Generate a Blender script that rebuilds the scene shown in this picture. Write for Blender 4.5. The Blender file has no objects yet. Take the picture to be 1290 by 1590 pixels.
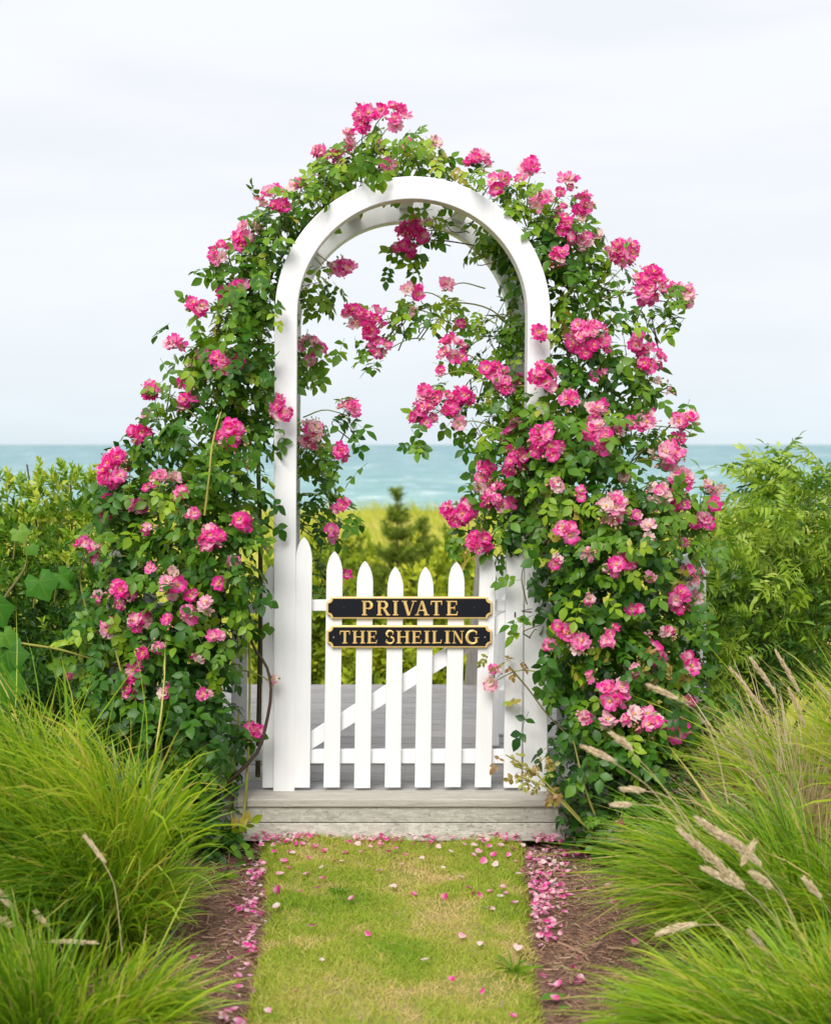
import bpy, bmesh, math, random
import numpy as np
from mathutils import Vector, Matrix, noise as mnoise

rng = np.random.default_rng(7)
random.seed(7)
S = bpy.context.scene
COL = S.collection
R = math.radians

# ---------------------------------------------------------------- camera, sky, sun, exposure
F, PX0, HOR = 2117.0, 520.0, 690.0          # focal length in photo pixels, principal point
CX, CY, CZ = -0.312, -5.5, 1.55             # camera position (metres)
cam = bpy.data.cameras.new('camera')
camo = bpy.data.objects.new('camera', cam); COL.objects.link(camo)
camo.location = (CX, CY, CZ); camo.rotation_euler = (R(90), 0, 0)
cam.sensor_width = 36; cam.sensor_fit = 'AUTO'
cam.lens = F / 1590 * 36
cam.shift_x = (645 - PX0) / 1590
cam.shift_y = -(795 - HOR) / 1590
cam.clip_start = 0.05; cam.clip_end = 60000
cam.dof.use_dof = True; cam.dof.focus_distance = 5.42; cam.dof.aperture_fstop = 3.0
S.camera = camo

SUN_EL, SUN_AZ = R(44), R(200)              # sun behind the camera, a little to the left
w = bpy.data.worlds.new('World'); S.world = w; w.use_nodes = True
nt = w.node_tree; nt.nodes.clear()
def N(tree, typ, **kw):
    n = tree.nodes.new(typ)
    for k, v in kw.items(): setattr(n, k, v)
    return n
out = N(nt, 'ShaderNodeOutputWorld')
sky = N(nt, 'ShaderNodeTexSky'); sky.sky_type = 'NISHITA'; sky.sun_disc = False
sky.sun_elevation = SUN_EL; sky.sun_rotation = SUN_AZ; sky.air_density = 1.0; sky.dust_density = 2.0
bg1 = N(nt, 'ShaderNodeBackground'); bg1.inputs[1].default_value = 0.05
nt.links.new(sky.outputs[0], bg1.inputs[0])
geo = N(nt, 'ShaderNodeTexCoord')
sep = N(nt, 'ShaderNodeSeparateXYZ'); nt.links.new(geo.outputs['Generated'], sep.inputs[0])
rmp = N(nt, 'ShaderNodeValToRGB')           # even high overcast, a touch bluer towards the horizon
cr = rmp.color_ramp
cr.elements[0].position = 0.0; cr.elements[0].color = (0.73, 0.82, 0.88, 1)
cr.elements[1].position = 1.0; cr.elements[1].color = (0.90, 0.912, 0.95, 1)
for p, c in ((0.05, (0.80, 0.862, 0.91, 1)), (0.14, (0.855, 0.888, 0.93, 1)), (0.26, (0.875, 0.894, 0.938, 1))):
    e = cr.elements.new(p); e.color = c
nt.links.new(sep.outputs[2], rmp.inputs[0])
bg2 = N(nt, 'ShaderNodeBackground'); bg2.inputs[1].default_value = 0.475
nt.links.new(rmp.outputs[0], bg2.inputs[0])
mp = N(nt, 'ShaderNodeMapping'); mp.inputs['Scale'].default_value = (1.6, 1.6, 9.0)
nt.links.new(geo.outputs['Generated'], mp.inputs[0])
nz = N(nt, 'ShaderNodeTexNoise'); nz.inputs['Scale'].default_value = 2.2; nz.inputs['Detail'].default_value = 5
nt.links.new(mp.outputs[0], nz.inputs['Vector'])
mr = N(nt, 'ShaderNodeMapRange'); mr.inputs[1].default_value = 0.35; mr.inputs[2].default_value = 0.6
mr.inputs[3].default_value = 0.90; mr.inputs[4].default_value = 1.0
nt.links.new(nz.outputs[0], mr.inputs[0])
mx = N(nt, 'ShaderNodeMixShader')
nt.links.new(mr.outputs[0], mx.inputs[0]); nt.links.new(bg1.outputs[0], mx.inputs[1]); nt.links.new(bg2.outputs[0], mx.inputs[2])
nt.links.new(mx.outputs[0], out.inputs[0])

sl = bpy.data.lights.new('sun', 'SUN'); sl.energy = 1.5; sl.angle = R(34); sl.color = (1.0, 0.965, 0.91)
so = bpy.data.objects.new('sun', sl); COL.objects.link(so)
sd = Vector((math.sin(SUN_AZ) * math.cos(SUN_EL), math.cos(SUN_AZ) * math.cos(SUN_EL), math.sin(SUN_EL)))
so.rotation_euler = sd.to_track_quat('Z', 'Y').to_euler(); so.location = (-3, -6, 8)
S.view_settings.view_transform = 'Standard'
try: S.view_settings.look = 'None'
except Exception: pass
S.view_settings.gamma = 1; S.view_settings.use_curve_mapping = False
S.view_settings.exposure = 1.2
S.cycles.max_bounces = 6; S.cycles.diffuse_bounces = 3; S.cycles.transmission_bounces = 3; S.cycles.transparent_max_bounces = 4
S.cycles.use_denoising = True

# ---------------------------------------------------------------- helpers
def at(px, py, y):
    d = y - CY
    return np.array((CX + (px - PX0) / F * d, y, CZ - (py - HOR) / F * d))
def gnd(px, py, z=0.0):
    d = F * (CZ - z) / (py - HOR)
    return np.array((CX + (px - PX0) / F * d, CY + d, z))
def topx(p):
    d = p[..., 1] - CY
    return PX0 + (p[..., 0] - CX) * F / d, HOR + (CZ - p[..., 2]) * F / d
def norm(a):
    return a / np.maximum(np.linalg.norm(a, axis=-1, keepdims=True), 1e-9)

def mesh_np(name, v, f, mat, tint=None, grad=None, smooth=True):
    """numpy verts (n,3), faces (m,3) or (m,4) -> mesh data"""
    me = bpy.data.meshes.new(name)
    v = np.asarray(v, np.float32); f = np.asarray(f, np.int32)
    k = f.shape[1]
    me.vertices.add(len(v)); me.vertices.foreach_set('co', v.ravel())
    me.loops.add(f.size); me.loops.foreach_set('vertex_index', f.ravel())
    me.polygons.add(len(f)); me.polygons.foreach_set('loop_start', np.arange(0, f.size, k, dtype=np.int32))
    for nm, arr in (('tint', tint), ('grad', grad)):
        if arr is not None:
            a = me.attributes.new(nm, 'FLOAT', 'POINT')
            a.data.foreach_set('value', np.asarray(arr, np.float32))
    me.polygons.foreach_set('use_smooth', np.full(len(f), smooth, dtype=bool))
    me.update(calc_edges=True)
    if mat: me.materials.append(mat)
    return me
def link(name, me, parent=None, label=None, cat=None, group=None, kind=None, loc=None):
    o = bpy.data.objects.new(name, me); COL.objects.link(o)
    if loc is not None: o.location = loc
    if parent is not None: o.parent = parent
    return tag(o, label, cat, group, kind)
def tag(o, label=None, cat=None, group=None, kind=None):
    for k, v in (('label', label), ('category', cat), ('group', group), ('kind', kind)):
        if v: o[k] = v
    return o
def thing(name, loc, label, cat, group=None):
    o = bpy.data.objects.new(name, None); COL.objects.link(o); o.location = loc; o.empty_display_size = .1
    return tag(o, label, cat, group)

def scatter(protos, pos, Rm, scale, tint, which=None):
    """copy little prototype meshes (v,f,grad[,dt]) into one big array. Rm (n,3,3) columns = axes"""
    n = len(pos)
    if which is None: which = rng.integers(0, len(protos), n)
    V, Fc, T, G = [], [], [], []; off = 0
    for k, p in enumerate(protos):
        idx = np.nonzero(which == k)[0]
        if len(idx) == 0: continue
        pv, pf, pg = p[:3]
        vv = np.einsum('nij,vj->nvi', Rm[idx], pv) * scale[idx, None, None] + pos[idx, None, :]
        m = len(pv)
        ff = pf[None] + (np.arange(len(idx)) * m)[:, None, None] + off
        V.append(vv.reshape(-1, 3)); Fc.append(ff.reshape(-1, pf.shape[1]))
        T.append(np.repeat(tint[idx], m) + (np.tile(p[3], len(idx)) if len(p) > 3 else 0)); G.append(np.tile(pg, len(idx)))
        off += m * len(idx)
    return np.concatenate(V), np.concatenate(Fc), np.concatenate(T), np.concatenate(G)
def frames(axis, up):
    """x = along axis, z = closest to up"""
    x = norm(axis); y = norm(np.cross(up, x)); z = np.cross(x, y)
    return np.stack([x, y, z], axis=-1)
def fnoise(P, sc, off=0.0):
    return np.array([mnoise.noise((p[0] * sc + off, p[1] * sc, p[2] * sc)) for p in P])
def rnd_dir(n):
    return norm(rng.normal(size=(n, 3)))

def tube(pts, r0, r1, seg=6):
    pts = np.asarray(pts, float); n = len(pts)
    t = norm(np.gradient(pts, axis=0))
    ref = np.array((0.3, 0.2, 1.0)) if abs(t[:, 2]).mean() < .8 else np.array((1.0, .2, 0.1))
    a = norm(np.cross(t, ref)); b = np.cross(t, a)
    rr = np.linspace(r0, r1, n)[:, None, None]
    ang = np.linspace(0, 2 * np.pi, seg, endpoint=False)
    v = pts[:, None, :] + rr * (np.cos(ang)[None, :, None] * a[:, None] + np.sin(ang)[None, :, None] * b[:, None])
    f = []
    for i in range(n - 1):
        for j in range(seg):
            j2 = (j + 1) % seg
            f.append((i * seg + j, i * seg + j2, (i + 1) * seg + j2, (i + 1) * seg + j))
    return v.reshape(-1, 3), np.array(f)
def smooth_path(ctrl, n=14):
    c = np.asarray(ctrl, float)
    if len(c) == 2: return c[0] + (c[1] - c[0]) * np.linspace(0, 1, n)[:, None]
    P = np.vstack([2 * c[0] - c[1], c, 2 * c[-1] - c[-2]])
    ts = np.linspace(0, len(c) - 1 - 1e-6, n); o = []
    for t in ts:
        i = int(t); u = t - i; p0, p1, p2, p3 = P[i], P[i + 1], P[i + 2], P[i + 3]
        o.append(.5 * (2 * p1 + (p2 - p0) * u + (2 * p0 - 5 * p1 + 4 * p2 - p3) * u * u + (3 * p1 - p0 - 3 * p2 + p3) * u ** 3))
    return np.array(o)
class Acc:
    """collects quad/tri arrays of one face size"""
    def __init__(s): s.V, s.F, s.T, s.G, s.o = [], [], [], [], 0
    def add(s, v, f, t=0.5, g=0.5):
        s.V.append(v); s.F.append(np.asarray(f) + s.o); s.o += len(v)
        s.T.append(np.broadcast_to(t, (len(v),))); s.G.append(np.broadcast_to(g, (len(v),)))
    def mesh(s, name, mat, smooth=True):
        return mesh_np(name, np.concatenate(s.V), np.concatenate(s.F), mat, np.concatenate(s.T), np.concatenate(s.G), smooth)

def bm_mesh(name, bm, mat, smooth=False):
    bmesh.ops.recalc_face_normals(bm, faces=bm.faces[:])
    me = bpy.data.meshes.new(name); bm.to_mesh(me); bm.free()
    if mat: me.materials.append(mat)
    if smooth: me.polygons.foreach_set('use_smooth', [True] * len(me.polygons))
    return me
def prism(poly, y0, y1, bevel=0.0, bm=None):
    """polygon in x,z extruded along y, with optional bevel"""
    own = bm or bmesh.new()
    a = [own.verts.new((x, y0, z)) for x, z in poly]; b = [own.verts.new((x, y1, z)) for x, z in poly]
    n = len(poly); fs = [own.faces.new(a), own.faces.new(b[::-1])]
    for i in range(n): fs.append(own.faces.new((a[i], b[i], b[(i + 1) % n], a[(i + 1) % n])))
    if bevel:
        bmesh.ops.recalc_face_normals(own, faces=fs)
        es = [e for e in own.edges if e.verts[0] in a + b and e.verts[1] in a + b and e.calc_face_angle(0) > .6]
        bmesh.ops.bevel(own, geom=es, offset=bevel, segments=2, affect='EDGES', profile=.5)
    return own
def box(cx, cy, cz, sx, sy, sz, bevel=0.0, bm=None):
    return prism([(cx - sx / 2, cz - sz / 2), (cx + sx / 2, cz - sz / 2), (cx + sx / 2, cz + sz / 2), (cx - sx / 2, cz + sz / 2)], cy - sy / 2, cy + sy / 2, bevel, bm)

# ---------------------------------------------------------------- materials
def base_mat(name):
    m = bpy.data.materials.new(name); m.use_nodes = True; t = m.node_tree; t.nodes.clear()
    o = N(t, 'ShaderNodeOutputMaterial'); p = N(t, 'ShaderNodeBsdfPrincipled'); t.links.new(p.outputs[0], o.inputs[0])
    return m, t, p, o
def ramp(t, src, stops):
    r = N(t, 'ShaderNodeValToRGB'); c = r.color_ramp
    while len(c.elements) < len(stops): c.elements.new(0.5)
    for e, (p, col) in zip(c.elements, stops): e.position = p; e.color = (*col, 1)
    if src is not None: t.links.new(src, r.inputs[0])
    return r.outputs[0]
def attr(t, nm):
    a = N(t, 'ShaderNodeAttribute'); a.attribute_type = 'GEOMETRY'; a.attribute_name = nm; return a.outputs['Fac']
def noise(t, vec, scale, detail=4, rough=.55, sc=(1, 1, 1), rand=False, co='Object'):
    tc = N(t, 'ShaderNodeTexCoord'); v = tc.outputs[co]
    if rand:
        oi = N(t, 'ShaderNodeObjectInfo'); ad = N(t, 'ShaderNodeVectorMath'); ad.operation = 'MULTIPLY_ADD'
        cmb = N(t, 'ShaderNodeCombineXYZ')
        for i in range(3): t.links.new(oi.outputs['Random'], cmb.inputs[i])
        ad.inputs[1].default_value = (53, 37, 71); t.links.new(cmb.outputs[0], ad.inputs[0]); t.links.new(v, ad.inputs[2]); v = ad.outputs[0]
    mpn = N(t, 'ShaderNodeMapping'); mpn.inputs['Scale'].default_value = sc; t.links.new(v, mpn.inputs[0])
    n = N(t, 'ShaderNodeTexNoise'); n.inputs['Scale'].default_value = scale; n.inputs['Detail'].default_value = detail; n.inputs['Roughness'].default_value = rough
    t.links.new(mpn.outputs[0], n.inputs['Vector']); return n.outputs[0]
def mixc(t, fac, a, b, mode='MIX'):
    m = N(t, 'ShaderNodeMix'); m.data_type = 'RGBA'; m.blend_type = mode
    for sock, v in ((m.inputs[0], fac), (m.inputs[6], a), (m.inputs[7], b)):
        if hasattr(v, 'is_output') or isinstance(v, bpy.types.NodeSocket): t.links.new(v, sock)
        elif isinstance(v, (int, float)): sock.default_value = v
        else: sock.default_value = (*v, 1)
    return m.outputs[2]
def mth(t, op, a, b=None):
    m = N(t, 'ShaderNodeMath'); m.operation = op
    for i, v in enumerate((a, b)):
        if v is None: continue
        if isinstance(v, bpy.types.NodeSocket): t.links.new(v, m.inputs[i])
        else: m.inputs[i].default_value = v
    return m.outputs[0]
def bump(t, p, h, strength, dist=.01):
    b = N(t, 'ShaderNodeBump'); b.inputs['Strength'].default_value = strength; b.inputs['Distance'].default_value = dist
    t.links.new(h, b.inputs['Height']); t.links.new(b.outputs[0], p.inputs['Normal'])
def leafy(name, stops, rough=.42, spec=.45, transl=.28, gradcol=None, warm=(1.25, 1.3, .55)):
    """leaf / blade material: colour from the 'tint' attribute, light passes through"""
    m, t, p, o = base_mat(name)
    c = ramp(t, attr(t, 'tint'), stops)
    if gradcol: c = mixc(t, ramp(t, attr(t, 'grad'), gradcol[0]), mixc(t, .3, c, (.25, .4, .08)), c)
    t.links.new(c, p.inputs['Base Color']); p.inputs['Roughness'].default_value = rough; p.inputs['Specular IOR Level'].default_value = spec
    if transl:
        tr = N(t, 'ShaderNodeBsdfTranslucent'); cc = mixc(t, 1.0, c, warm, 'MULTIPLY'); t.links.new(cc, tr.inputs[0])
        ms = N(t, 'ShaderNodeMixShader'); ms.inputs[0].default_value = transl
        t.links.new(p.outputs[0], ms.inputs[1]); t.links.new(tr.outputs[0], ms.inputs[2]); t.links.new(ms.outputs[0], o.inputs[0])
    return m

M_ROSE = leafy('rose leaf', [(0, (.016, .064, .006)), (.3, (.042, .142, .009)), (.6, (.13, .265, .013)), (.88, (.31, .44, .022)), (1, (.4, .26, .06))], rough=.4, spec=.34, transl=.25)
M_BRONZE = leafy('bronze leaf', [(0, (.2, .1, .035)), (.5, (.3, .18, .05)), (1, (.34, .36, .06))], transl=.25)
M_BAY = leafy('bayberry leaf', [(0, (.03, .1, .012)), (.35, (.095, .23, .018)), (.7, (.28, .43, .03)), (1, (.52, .57, .07))], transl=.28)
M_SUMAC = leafy('sumac leaf', [(0, (.035, .1, .01)), (.3, (.12, .25, .016)), (.65, (.3, .45, .025)), (1, (.5, .6, .12))], transl=.28)
M_VINE = leafy('vine leaf', [(0, (.03, .12, .012)), (.5, (.06, .2, .016)), (1, (.24, .38, .06))], rough=.55, spec=.2, transl=.3, gradcol=([(.0, (.0, .0, .0)), (.22, (1, 1, 1))], None))
M_SHRUB = leafy('far shrub leaf', [(0, (.1, .17, .015)), (.4, (.23, .31, .022)), (.75, (.4, .46, .03)), (1, (.55, .56, .05))], rough=.6, spec=.2, transl=.25)
M_PINE = leafy('pine needle', [(0, (.09, .16, .02)), (.5, (.2, .29, .03)), (1, (.33, .42, .05))], rough=.6, spec=.2, transl=.1)
M_GRASSL = leafy('fountain grass blade', [(0, (.055, .15, .006)), (.4, (.2, .365, .012)), (.75, (.41, .53, .02)), (.9, (.52, .46, .07)), (1, (.65, .47, .19))], rough=.45, transl=.32, warm=(1.2, 1.2, .5))
M_LAWN = leafy('lawn blade', [(0, (.12, .27, .018)), (.35, (.28, .4, .03)), (.65, (.45, .46, .075)), (1, (.66, .49, .22))], rough=.6, spec=.2, transl=.25)
M_DUNE = leafy('dune grass blade', [(0, (.24, .32, .03)), (.5, (.46, .48, .06)), (1, (.64, .54, .18))], rough=.7, spec=.1, transl=.2)
M_STRAW = leafy('straw', [(0, (.58, .45, .25)), (.5, (.8, .66, .42)), (1, (.9, .8, .6))], rough=.7, spec=.15, transl=.35, warm=(1, 1, 1))
M_CANE = leafy('rose cane', [(0, (.06, .035, .03)), (.5, (.14, .12, .04)), (.8, (.36, .34, .07)), (1, (.45, .4, .12))], rough=.6, spec=.25, transl=0)
M_BARK = leafy('shrub bark', [(0, (.06, .045, .03)), (1, (.16, .12, .08))], rough=.85, spec=.1, transl=0)

def petal_mat():
    m, t, p, o = base_mat('rose petal')
    ti, gr = attr(t, 'tint'), attr(t, 'grad')
    edge = ramp(t, ti, [(0, (.84, .022, .31)), (.3, (.91, .07, .42)), (.55, (.92, .2, .5)), (.8, (.95, .46, .6)), (1, (.94, .72, .68))])
    heart = ramp(t, ti, [(0, (.88, .3, .52)), (.4, (.93, .58, .7)), (1, (.93, .82, .77))])
    c = mixc(t, ramp(t, gr, [(.25, (0, 0, 0)), (.72, (1, 1, 1))]), heart, edge)
    c = mixc(t, ramp(t, gr, [(.0, (0, 0, 0)), (.999, (0, 0, 0)), (1.0, (1, 1, 1))]), c, (.85, .42, .06)) if False else c
    t.links.new(c, p.inputs['Base Color']); p.inputs['Roughness'].default_value = .6; p.inputs['Specular IOR Level'].default_value = .2
    tr = N(t, 'ShaderNodeBsdfTranslucent'); t.links.new(c, tr.inputs[0])
    ms = N(t, 'ShaderNodeMixShader'); ms.inputs[0].default_value = .42
    t.links.new(p.outputs[0], ms.inputs[1]); t.links.new(tr.outputs[0], ms.inputs[2]); t.links.new(ms.outputs[0], o.inputs[0])
    return m
M_PETAL = petal_mat()
def plain(name, col, rough=.6, metal=0, spec=.4):
    m, t, p, o = base_mat(name); p.inputs['Base Color'].default_value = (*col, 1); p.inputs['Roughness'].default_value = rough
    p.inputs['Metallic'].default_value = metal; p.inputs['Specular IOR Level'].default_value = spec
    return m, t, p
M_STAMEN = plain('rose stamens', (.75, .38, .04), .7)[0]
M_SEPAL = leafy('rose sepals and buds', [(0, (.1, .2, .03)), (.5, (.3, .36, .08)), (.75, (.55, .34, .14)), (1, (.8, .3, .36))], rough=.6, transl=.15)

def white_paint():
    m, t, p, o = base_mat('white fence paint')
    a = noise(t, None, 5, 5, .6, (6, 6, .7), True); b = noise(t, None, 60, 4, .6, (3, 3, .35), True); d = noise(t, None, 2.3, 6, .7, (2, 2, 1), True)
    c = ramp(t, a, [(.3, (.81, .81, .82)), (.65, (.87, .87, .875))])
    c = mixc(t, ramp(t, d, [(.66, (0, 0, 0)), (.8, (.5, .5, .5))]), c, (.62, .63, .6))
    t.links.new(c, p.inputs['Base Color']); p.inputs['Roughness'].default_value = .48; p.inputs['Specular IOR Level'].default_value = .35
    bump(t, p, b, .1, .004); return m
M_WHITE = white_paint()
def weathered(name, c0, c1, c2, lichen=None, sc=(2.2, 30, 30)):
    m, t, p, o = base_mat(name)
    g = noise(t, None, 3.2, 7, .68, sc, True); g2 = noise(t, None, 11, 6, .7, (sc[0] * .8, sc[1], sc[2]), True); b = noise(t, None, 1.6, 3, .5, (1, 4, 4), True)
    c = ramp(t, g, [(.3, c0), (.5, c1), (.68, c2)])
    c = mixc(t, ramp(t, b, [(.4, (0, 0, 0)), (.7, (.55, .55, .55))]), c, c1)
    c = mixc(t, ramp(t, g2, [(.3, (.75, .75, .75)), (.42, (0, 0, 0))]), c, tuple(x * .42 for x in c0))
    if lichen:
        l = noise(t, None, 16, 6, .75, (1.6, 4, 4), True)
        c = mixc(t, ramp(t, l, [(.5, (0, 0, 0)), (.56, (.8, .8, .8))]), c, lichen)
        l2 = noise(t, None, 34, 5, .7, (1.1, 2.6, 2.6), True); c = mixc(t, ramp(t, l2, [(.36, (.7, .7, .7)), (.43, (0, 0, 0))]), c, (.2, .19, .16))
    oi = N(t, 'ShaderNodeObjectInfo'); br = mth(t, 'MULTIPLY_ADD', oi.outputs['Random'], .34); t.nodes[br.node.name].inputs[2].default_value = .83
    vm = N(t, 'ShaderNodeVectorMath'); vm.operation = 'SCALE'; t.links.new(c, vm.inputs[0]); t.links.new(br, vm.inputs['Scale'])
    t.links.new(vm.outputs[0], p.inputs['Base Color']); p.inputs['Roughness'].default_value = .85; p.inputs['Specular IOR Level'].default_value = .15
    bump(t, p, g2, .5, .004); return m
M_DECK = weathered('grey weathered deck wood', (.24, .23, .225), (.36, .345, .34), (.46, .44, .43))
M_RISER = weathered('weathered step wood', (.3, .29, .25), (.46, .44, .38), (.56, .54, .48), lichen=(.58, .57, .5), sc=(2.0, 14, 14))
M_NOSE = weathered('brown-grey tread wood', (.28, .26, .225), (.41, .38, .335), (.49, .46, .41))
M_OLDPOST = weathered('old grey post wood', (.16, .155, .14), (.3, .28, .25), (.4, .38, .34), sc=(25, 25, 2))

def terrain_mat():
    m, t, p, o = base_mat('ground soil and dune turf')
    tc = N(t, 'ShaderNodeTexCoord'); sp = N(t, 'ShaderNodeSeparateXYZ'); t.links.new(tc.outputs['Object'], sp.inputs[0])
    a = noise(t, None, .55, 6, .6); b = noise(t, None, 9, 6, .7)
    turf = ramp(t, a, [(.3, (.27, .33, .035)), (.5, (.44, .44, .06)), (.62, (.54, .47, .14)), (.72, (.6, .46, .28))])
    turf = mixc(t, ramp(t, b, [(.3, (.5, .5, .5)), (.6, (0, 0, 0))]), turf, (.16, .22, .03))
    soil = ramp(t, b, [(.3, (.05, .03, .02)), (.7, (.16, .1, .065))])
    near = ramp(t, mth(t, 'MULTIPLY', sp.outputs[1], .2), [(.2, (0, 0, 0)), (.7, (1, 1, 1))])
    c = mixc(t, near, soil, turf)
    t.links.new(c, p.inputs['Base Color']); p.inputs['Roughness'].default_value = .95; p.inputs['Specular IOR Level'].default_value = .1
    bump(t, p, b, .6, .05); return m
def mulch_mat():
    m, t, p, o = base_mat('bark mulch')
    a = noise(t, None, 70, 5, .7); b = noise(t, None, 9, 4, .6)
    c = ramp(t, a, [(.3, (.07, .036, .026)), (.5, (.24, .14, .1)), (.7, (.38, .24, .17))])
    c = mixc(t, ramp(t, b, [(.4, (0, 0, 0)), (.7, (.5, .5, .5))]), c, (.2, .13, .09))
    t.links.new(c, p.inputs['Base Color']); p.inputs['Roughness'].default_value = .95; p.inputs['Specular IOR Level'].default_value = .1
    bump(t, p, a, .9, .02); return m
M_CHIP = leafy('mulch chip', [(0, (.09, .046, .032)), (.35, (.28, .16, .105)), (.7, (.43, .27, .185)), (1, (.56, .42, .3))], rough=.9, spec=.1, transl=0)
def lawn_mat():
    m, t, p, o = base_mat('lawn thatch')
    a = noise(t, None, 3.2, 6, .65); b = noise(t, None, 120, 4, .7)
    c = ramp(t, a, [(.32, (.2, .27, .035)), (.5, (.34, .33, .08)), (.66, (.46, .35, .18))])
    c = mixc(t, ramp(t, b, [(.35, (.6, .6, .6)), (.6, (0, 0, 0))]), c, (.13, .13, .04))
    t.links.new(c, p.inputs['Base Color']); p.inputs['Roughness'].default_value = .95; p.inputs['Specular IOR Level'].default_value = .1
    bump(t, p, b, .8, .01); return m
def sea_mat():
    m, t, p, o = base_mat('sea water')
    tc = N(t, 'ShaderNodeTexCoord'); sp = N(t, 'ShaderNodeSeparateXYZ'); t.links.new(tc.outputs['Object'], sp.inputs[0])
    lg = mth(t, 'LOGARITHM', mth(t, 'MAXIMUM', sp.outputs[1], 50.0), 10.0)   # decades of distance from the shore
    deep = ramp(t, mth(t, 'MULTIPLY', lg, .25), [(.57, (.28, .48, .43)), (.66, (.195, .385, .365)), (.78, (.14, .29, .315)), (.95, (.13, .255, .30))])
    cl = N(t, 'ShaderNodeCombineXYZ'); t.links.new(mth(t, 'DIVIDE', sp.outputs[0], mth(t, 'MAXIMUM', sp.outputs[1], 50.0)), cl.inputs[0]); t.links.new(lg, cl.inputs[1])
    def n2(sx, sy, det, rg=.55):
        mpn = N(t, 'ShaderNodeMapping'); mpn.inputs['Scale'].default_value = (sx, sy, 1); t.links.new(cl.outputs[0], mpn.inputs[0])
        n = N(t, 'ShaderNodeTexNoise'); n.inputs['Scale'].default_value = 1; n.inputs['Detail'].default_value = det; n.inputs['Roughness'].default_value = rg
        t.links.new(mpn.outputs[0], n.inputs['Vector']); return n.outputs[0]
    bands = n2(7, 26, 6, .68); fine = n2(45, 150, 5, .7); caps = n2(24, 80, 4, .6)
    c = mixc(t, ramp(t, bands, [(.38, (.85, .85, .85)), (.58, (0, 0, 0))]), deep, (.10, .25, .30))
    c = mixc(t, ramp(t, fine, [(.45, (0, 0, 0)), (.7, (.6, .6, .6))]), c, (.42, .6, .58))
    c = mixc(t, ramp(t, caps, [(.6, (0, 0, 0)), (.66, (.95, .95, .95))]), c, (.85, .88, .9))
    t.links.new(c, p.inputs['Base Color']); p.inputs['Roughness'].default_value = .45; p.inputs['Specular IOR Level'].default_value = .14
    return m
M_BLACK, _t, _p = plain('black sign enamel', (.006, .007, .012), .38, 0, .3)
M_GOLD, _t, _p = plain('gold leaf', (.93, .64, .24), .34, .3, .5)
M_SCREW = plain('steel screw', (.5, .5, .5), .35, .9)[0]
M_SCREWD = plain('dark screw', (.05, .05, .055), .45, .5)[0]

# ---------------------------------------------------------------- ground, sea
def terr(x, y):
    x = np.asarray(x, float); y = np.asarray(y, float)
    z = np.full(np.broadcast(x, y).shape, -0.06)
    def ss(a, b, v): q = np.clip((v - a) / (b - a), 0, 1); return q * q * (3 - 2 * q)
    z = z - 1.6 * ss(1.5, 8, y) + 1.42 * ss(10, 29, y) + .12 * np.sin(x * .5 + y * .3) * ss(4, 10, y) * (1 - .6 * ss(20, 29, y))
    z = z + .05 * np.sin(x * .9) * ss(20, 26, y) - 15 * ss(31, 70, y)
    return z
gx = np.concatenate([np.linspace(-400, -42, 14), np.linspace(-40, 40, 121), np.linspace(42, 400, 14)]); gy = np.concatenate([np.linspace(-12, 40, 105), np.linspace(41, 120, 50)])
X, Y = np.meshgrid(gx, gy); Z = terr(X, Y)
v = np.stack([X, Y, Z], -1).reshape(-1, 3); nx = len(gx)
I = (np.arange(len(gy) - 1)[:, None] * nx + np.arange(nx - 1)[None]).ravel()
f = np.stack([I, I + 1, I + 1 + nx, I + nx], 1)
link('ground', mesh_np('ground', v, f, terrain_mat()), kind='structure')
v = np.array([(-60000, 55, -13), (60000, 55, -13), (60000, 58000, -13), (-60000, 58000, -13)], float)
link('sea', mesh_np('sea', v, np.array([[0, 1, 2, 3]]), sea_mat(), smooth=False), kind='structure')

# lawn strip: edges run along these photo positions at ground level
LE = [gnd(a, b) for a, b in ((400, 1300), (411, 1340), (411, 1400), (399, 1490), (380, 1590), (362, 1700), (340, 1850))]
RE = [gnd(a, b) for a, b in ((812, 1300), (815, 1340), (821, 1400), (831, 1490), (842, 1590), (852, 1700), (866, 1850))]
LEy = np.array([p[1] for p in LE])[::-1]; LEx = np.array([p[0] for p in LE])[::-1]
REy = np.array([p[1] for p in RE])[::-1]; REx = np.array([p[0] for p in RE])[::-1]
def lawn_x(y): return np.interp(y, LEy, LEx), np.interp(y, REy, REx)
def lawn_z(x, y): return .012 * np.sin(x * 7 + 1) * np.sin(y * 5) + .006 * np.sin(x * 19) * np.cos(y * 17)
MULZ = -.035
def mul_z(x, y): return MULZ + .012 * np.sin(x * 9 + y * 6) + .01 * np.sin(x * 21 - y * 13)
ys = np.linspace(LEy[0], -.14, 70); us = np.linspace(0, 1, 36)
V = []
for y in ys:
    a, b = lawn_x(y); a += .012 * math.sin(y * 31) + .012 * math.sin(y * 67); b += .012 * math.sin(y * 27 + 2) + .012 * math.sin(y * 71)
    x = a + (b - a) * us
    z = lawn_z(x, y) - .05 * (np.exp(-us * 40) + np.exp(-(1 - us) * 40))
    z[0] -= .06; z[-1] -= .06
    V.append(np.stack([x, np.full_like(x, y), z], -1))
V = np.concatenate(V); nx = len(us)
I = (np.arange(len(ys) - 1)[:, None] * nx + np.arange(nx - 1)[None]).ravel()
link('lawn', mesh_np('lawn', V, np.stack([I, I + 1, I + 1 + nx, I + nx], 1), lawn_mat()), kind='structure')
gx = np.linspace(-2.6, 2.6, 90); gy = np.linspace(-4.4, .9, 80)
X, Y = np.meshgrid(gx, gy); nx = len(gx)
I = (np.arange(len(gy) - 1)[:, None] * nx + np.arange(nx - 1)[None]).ravel()
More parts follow.
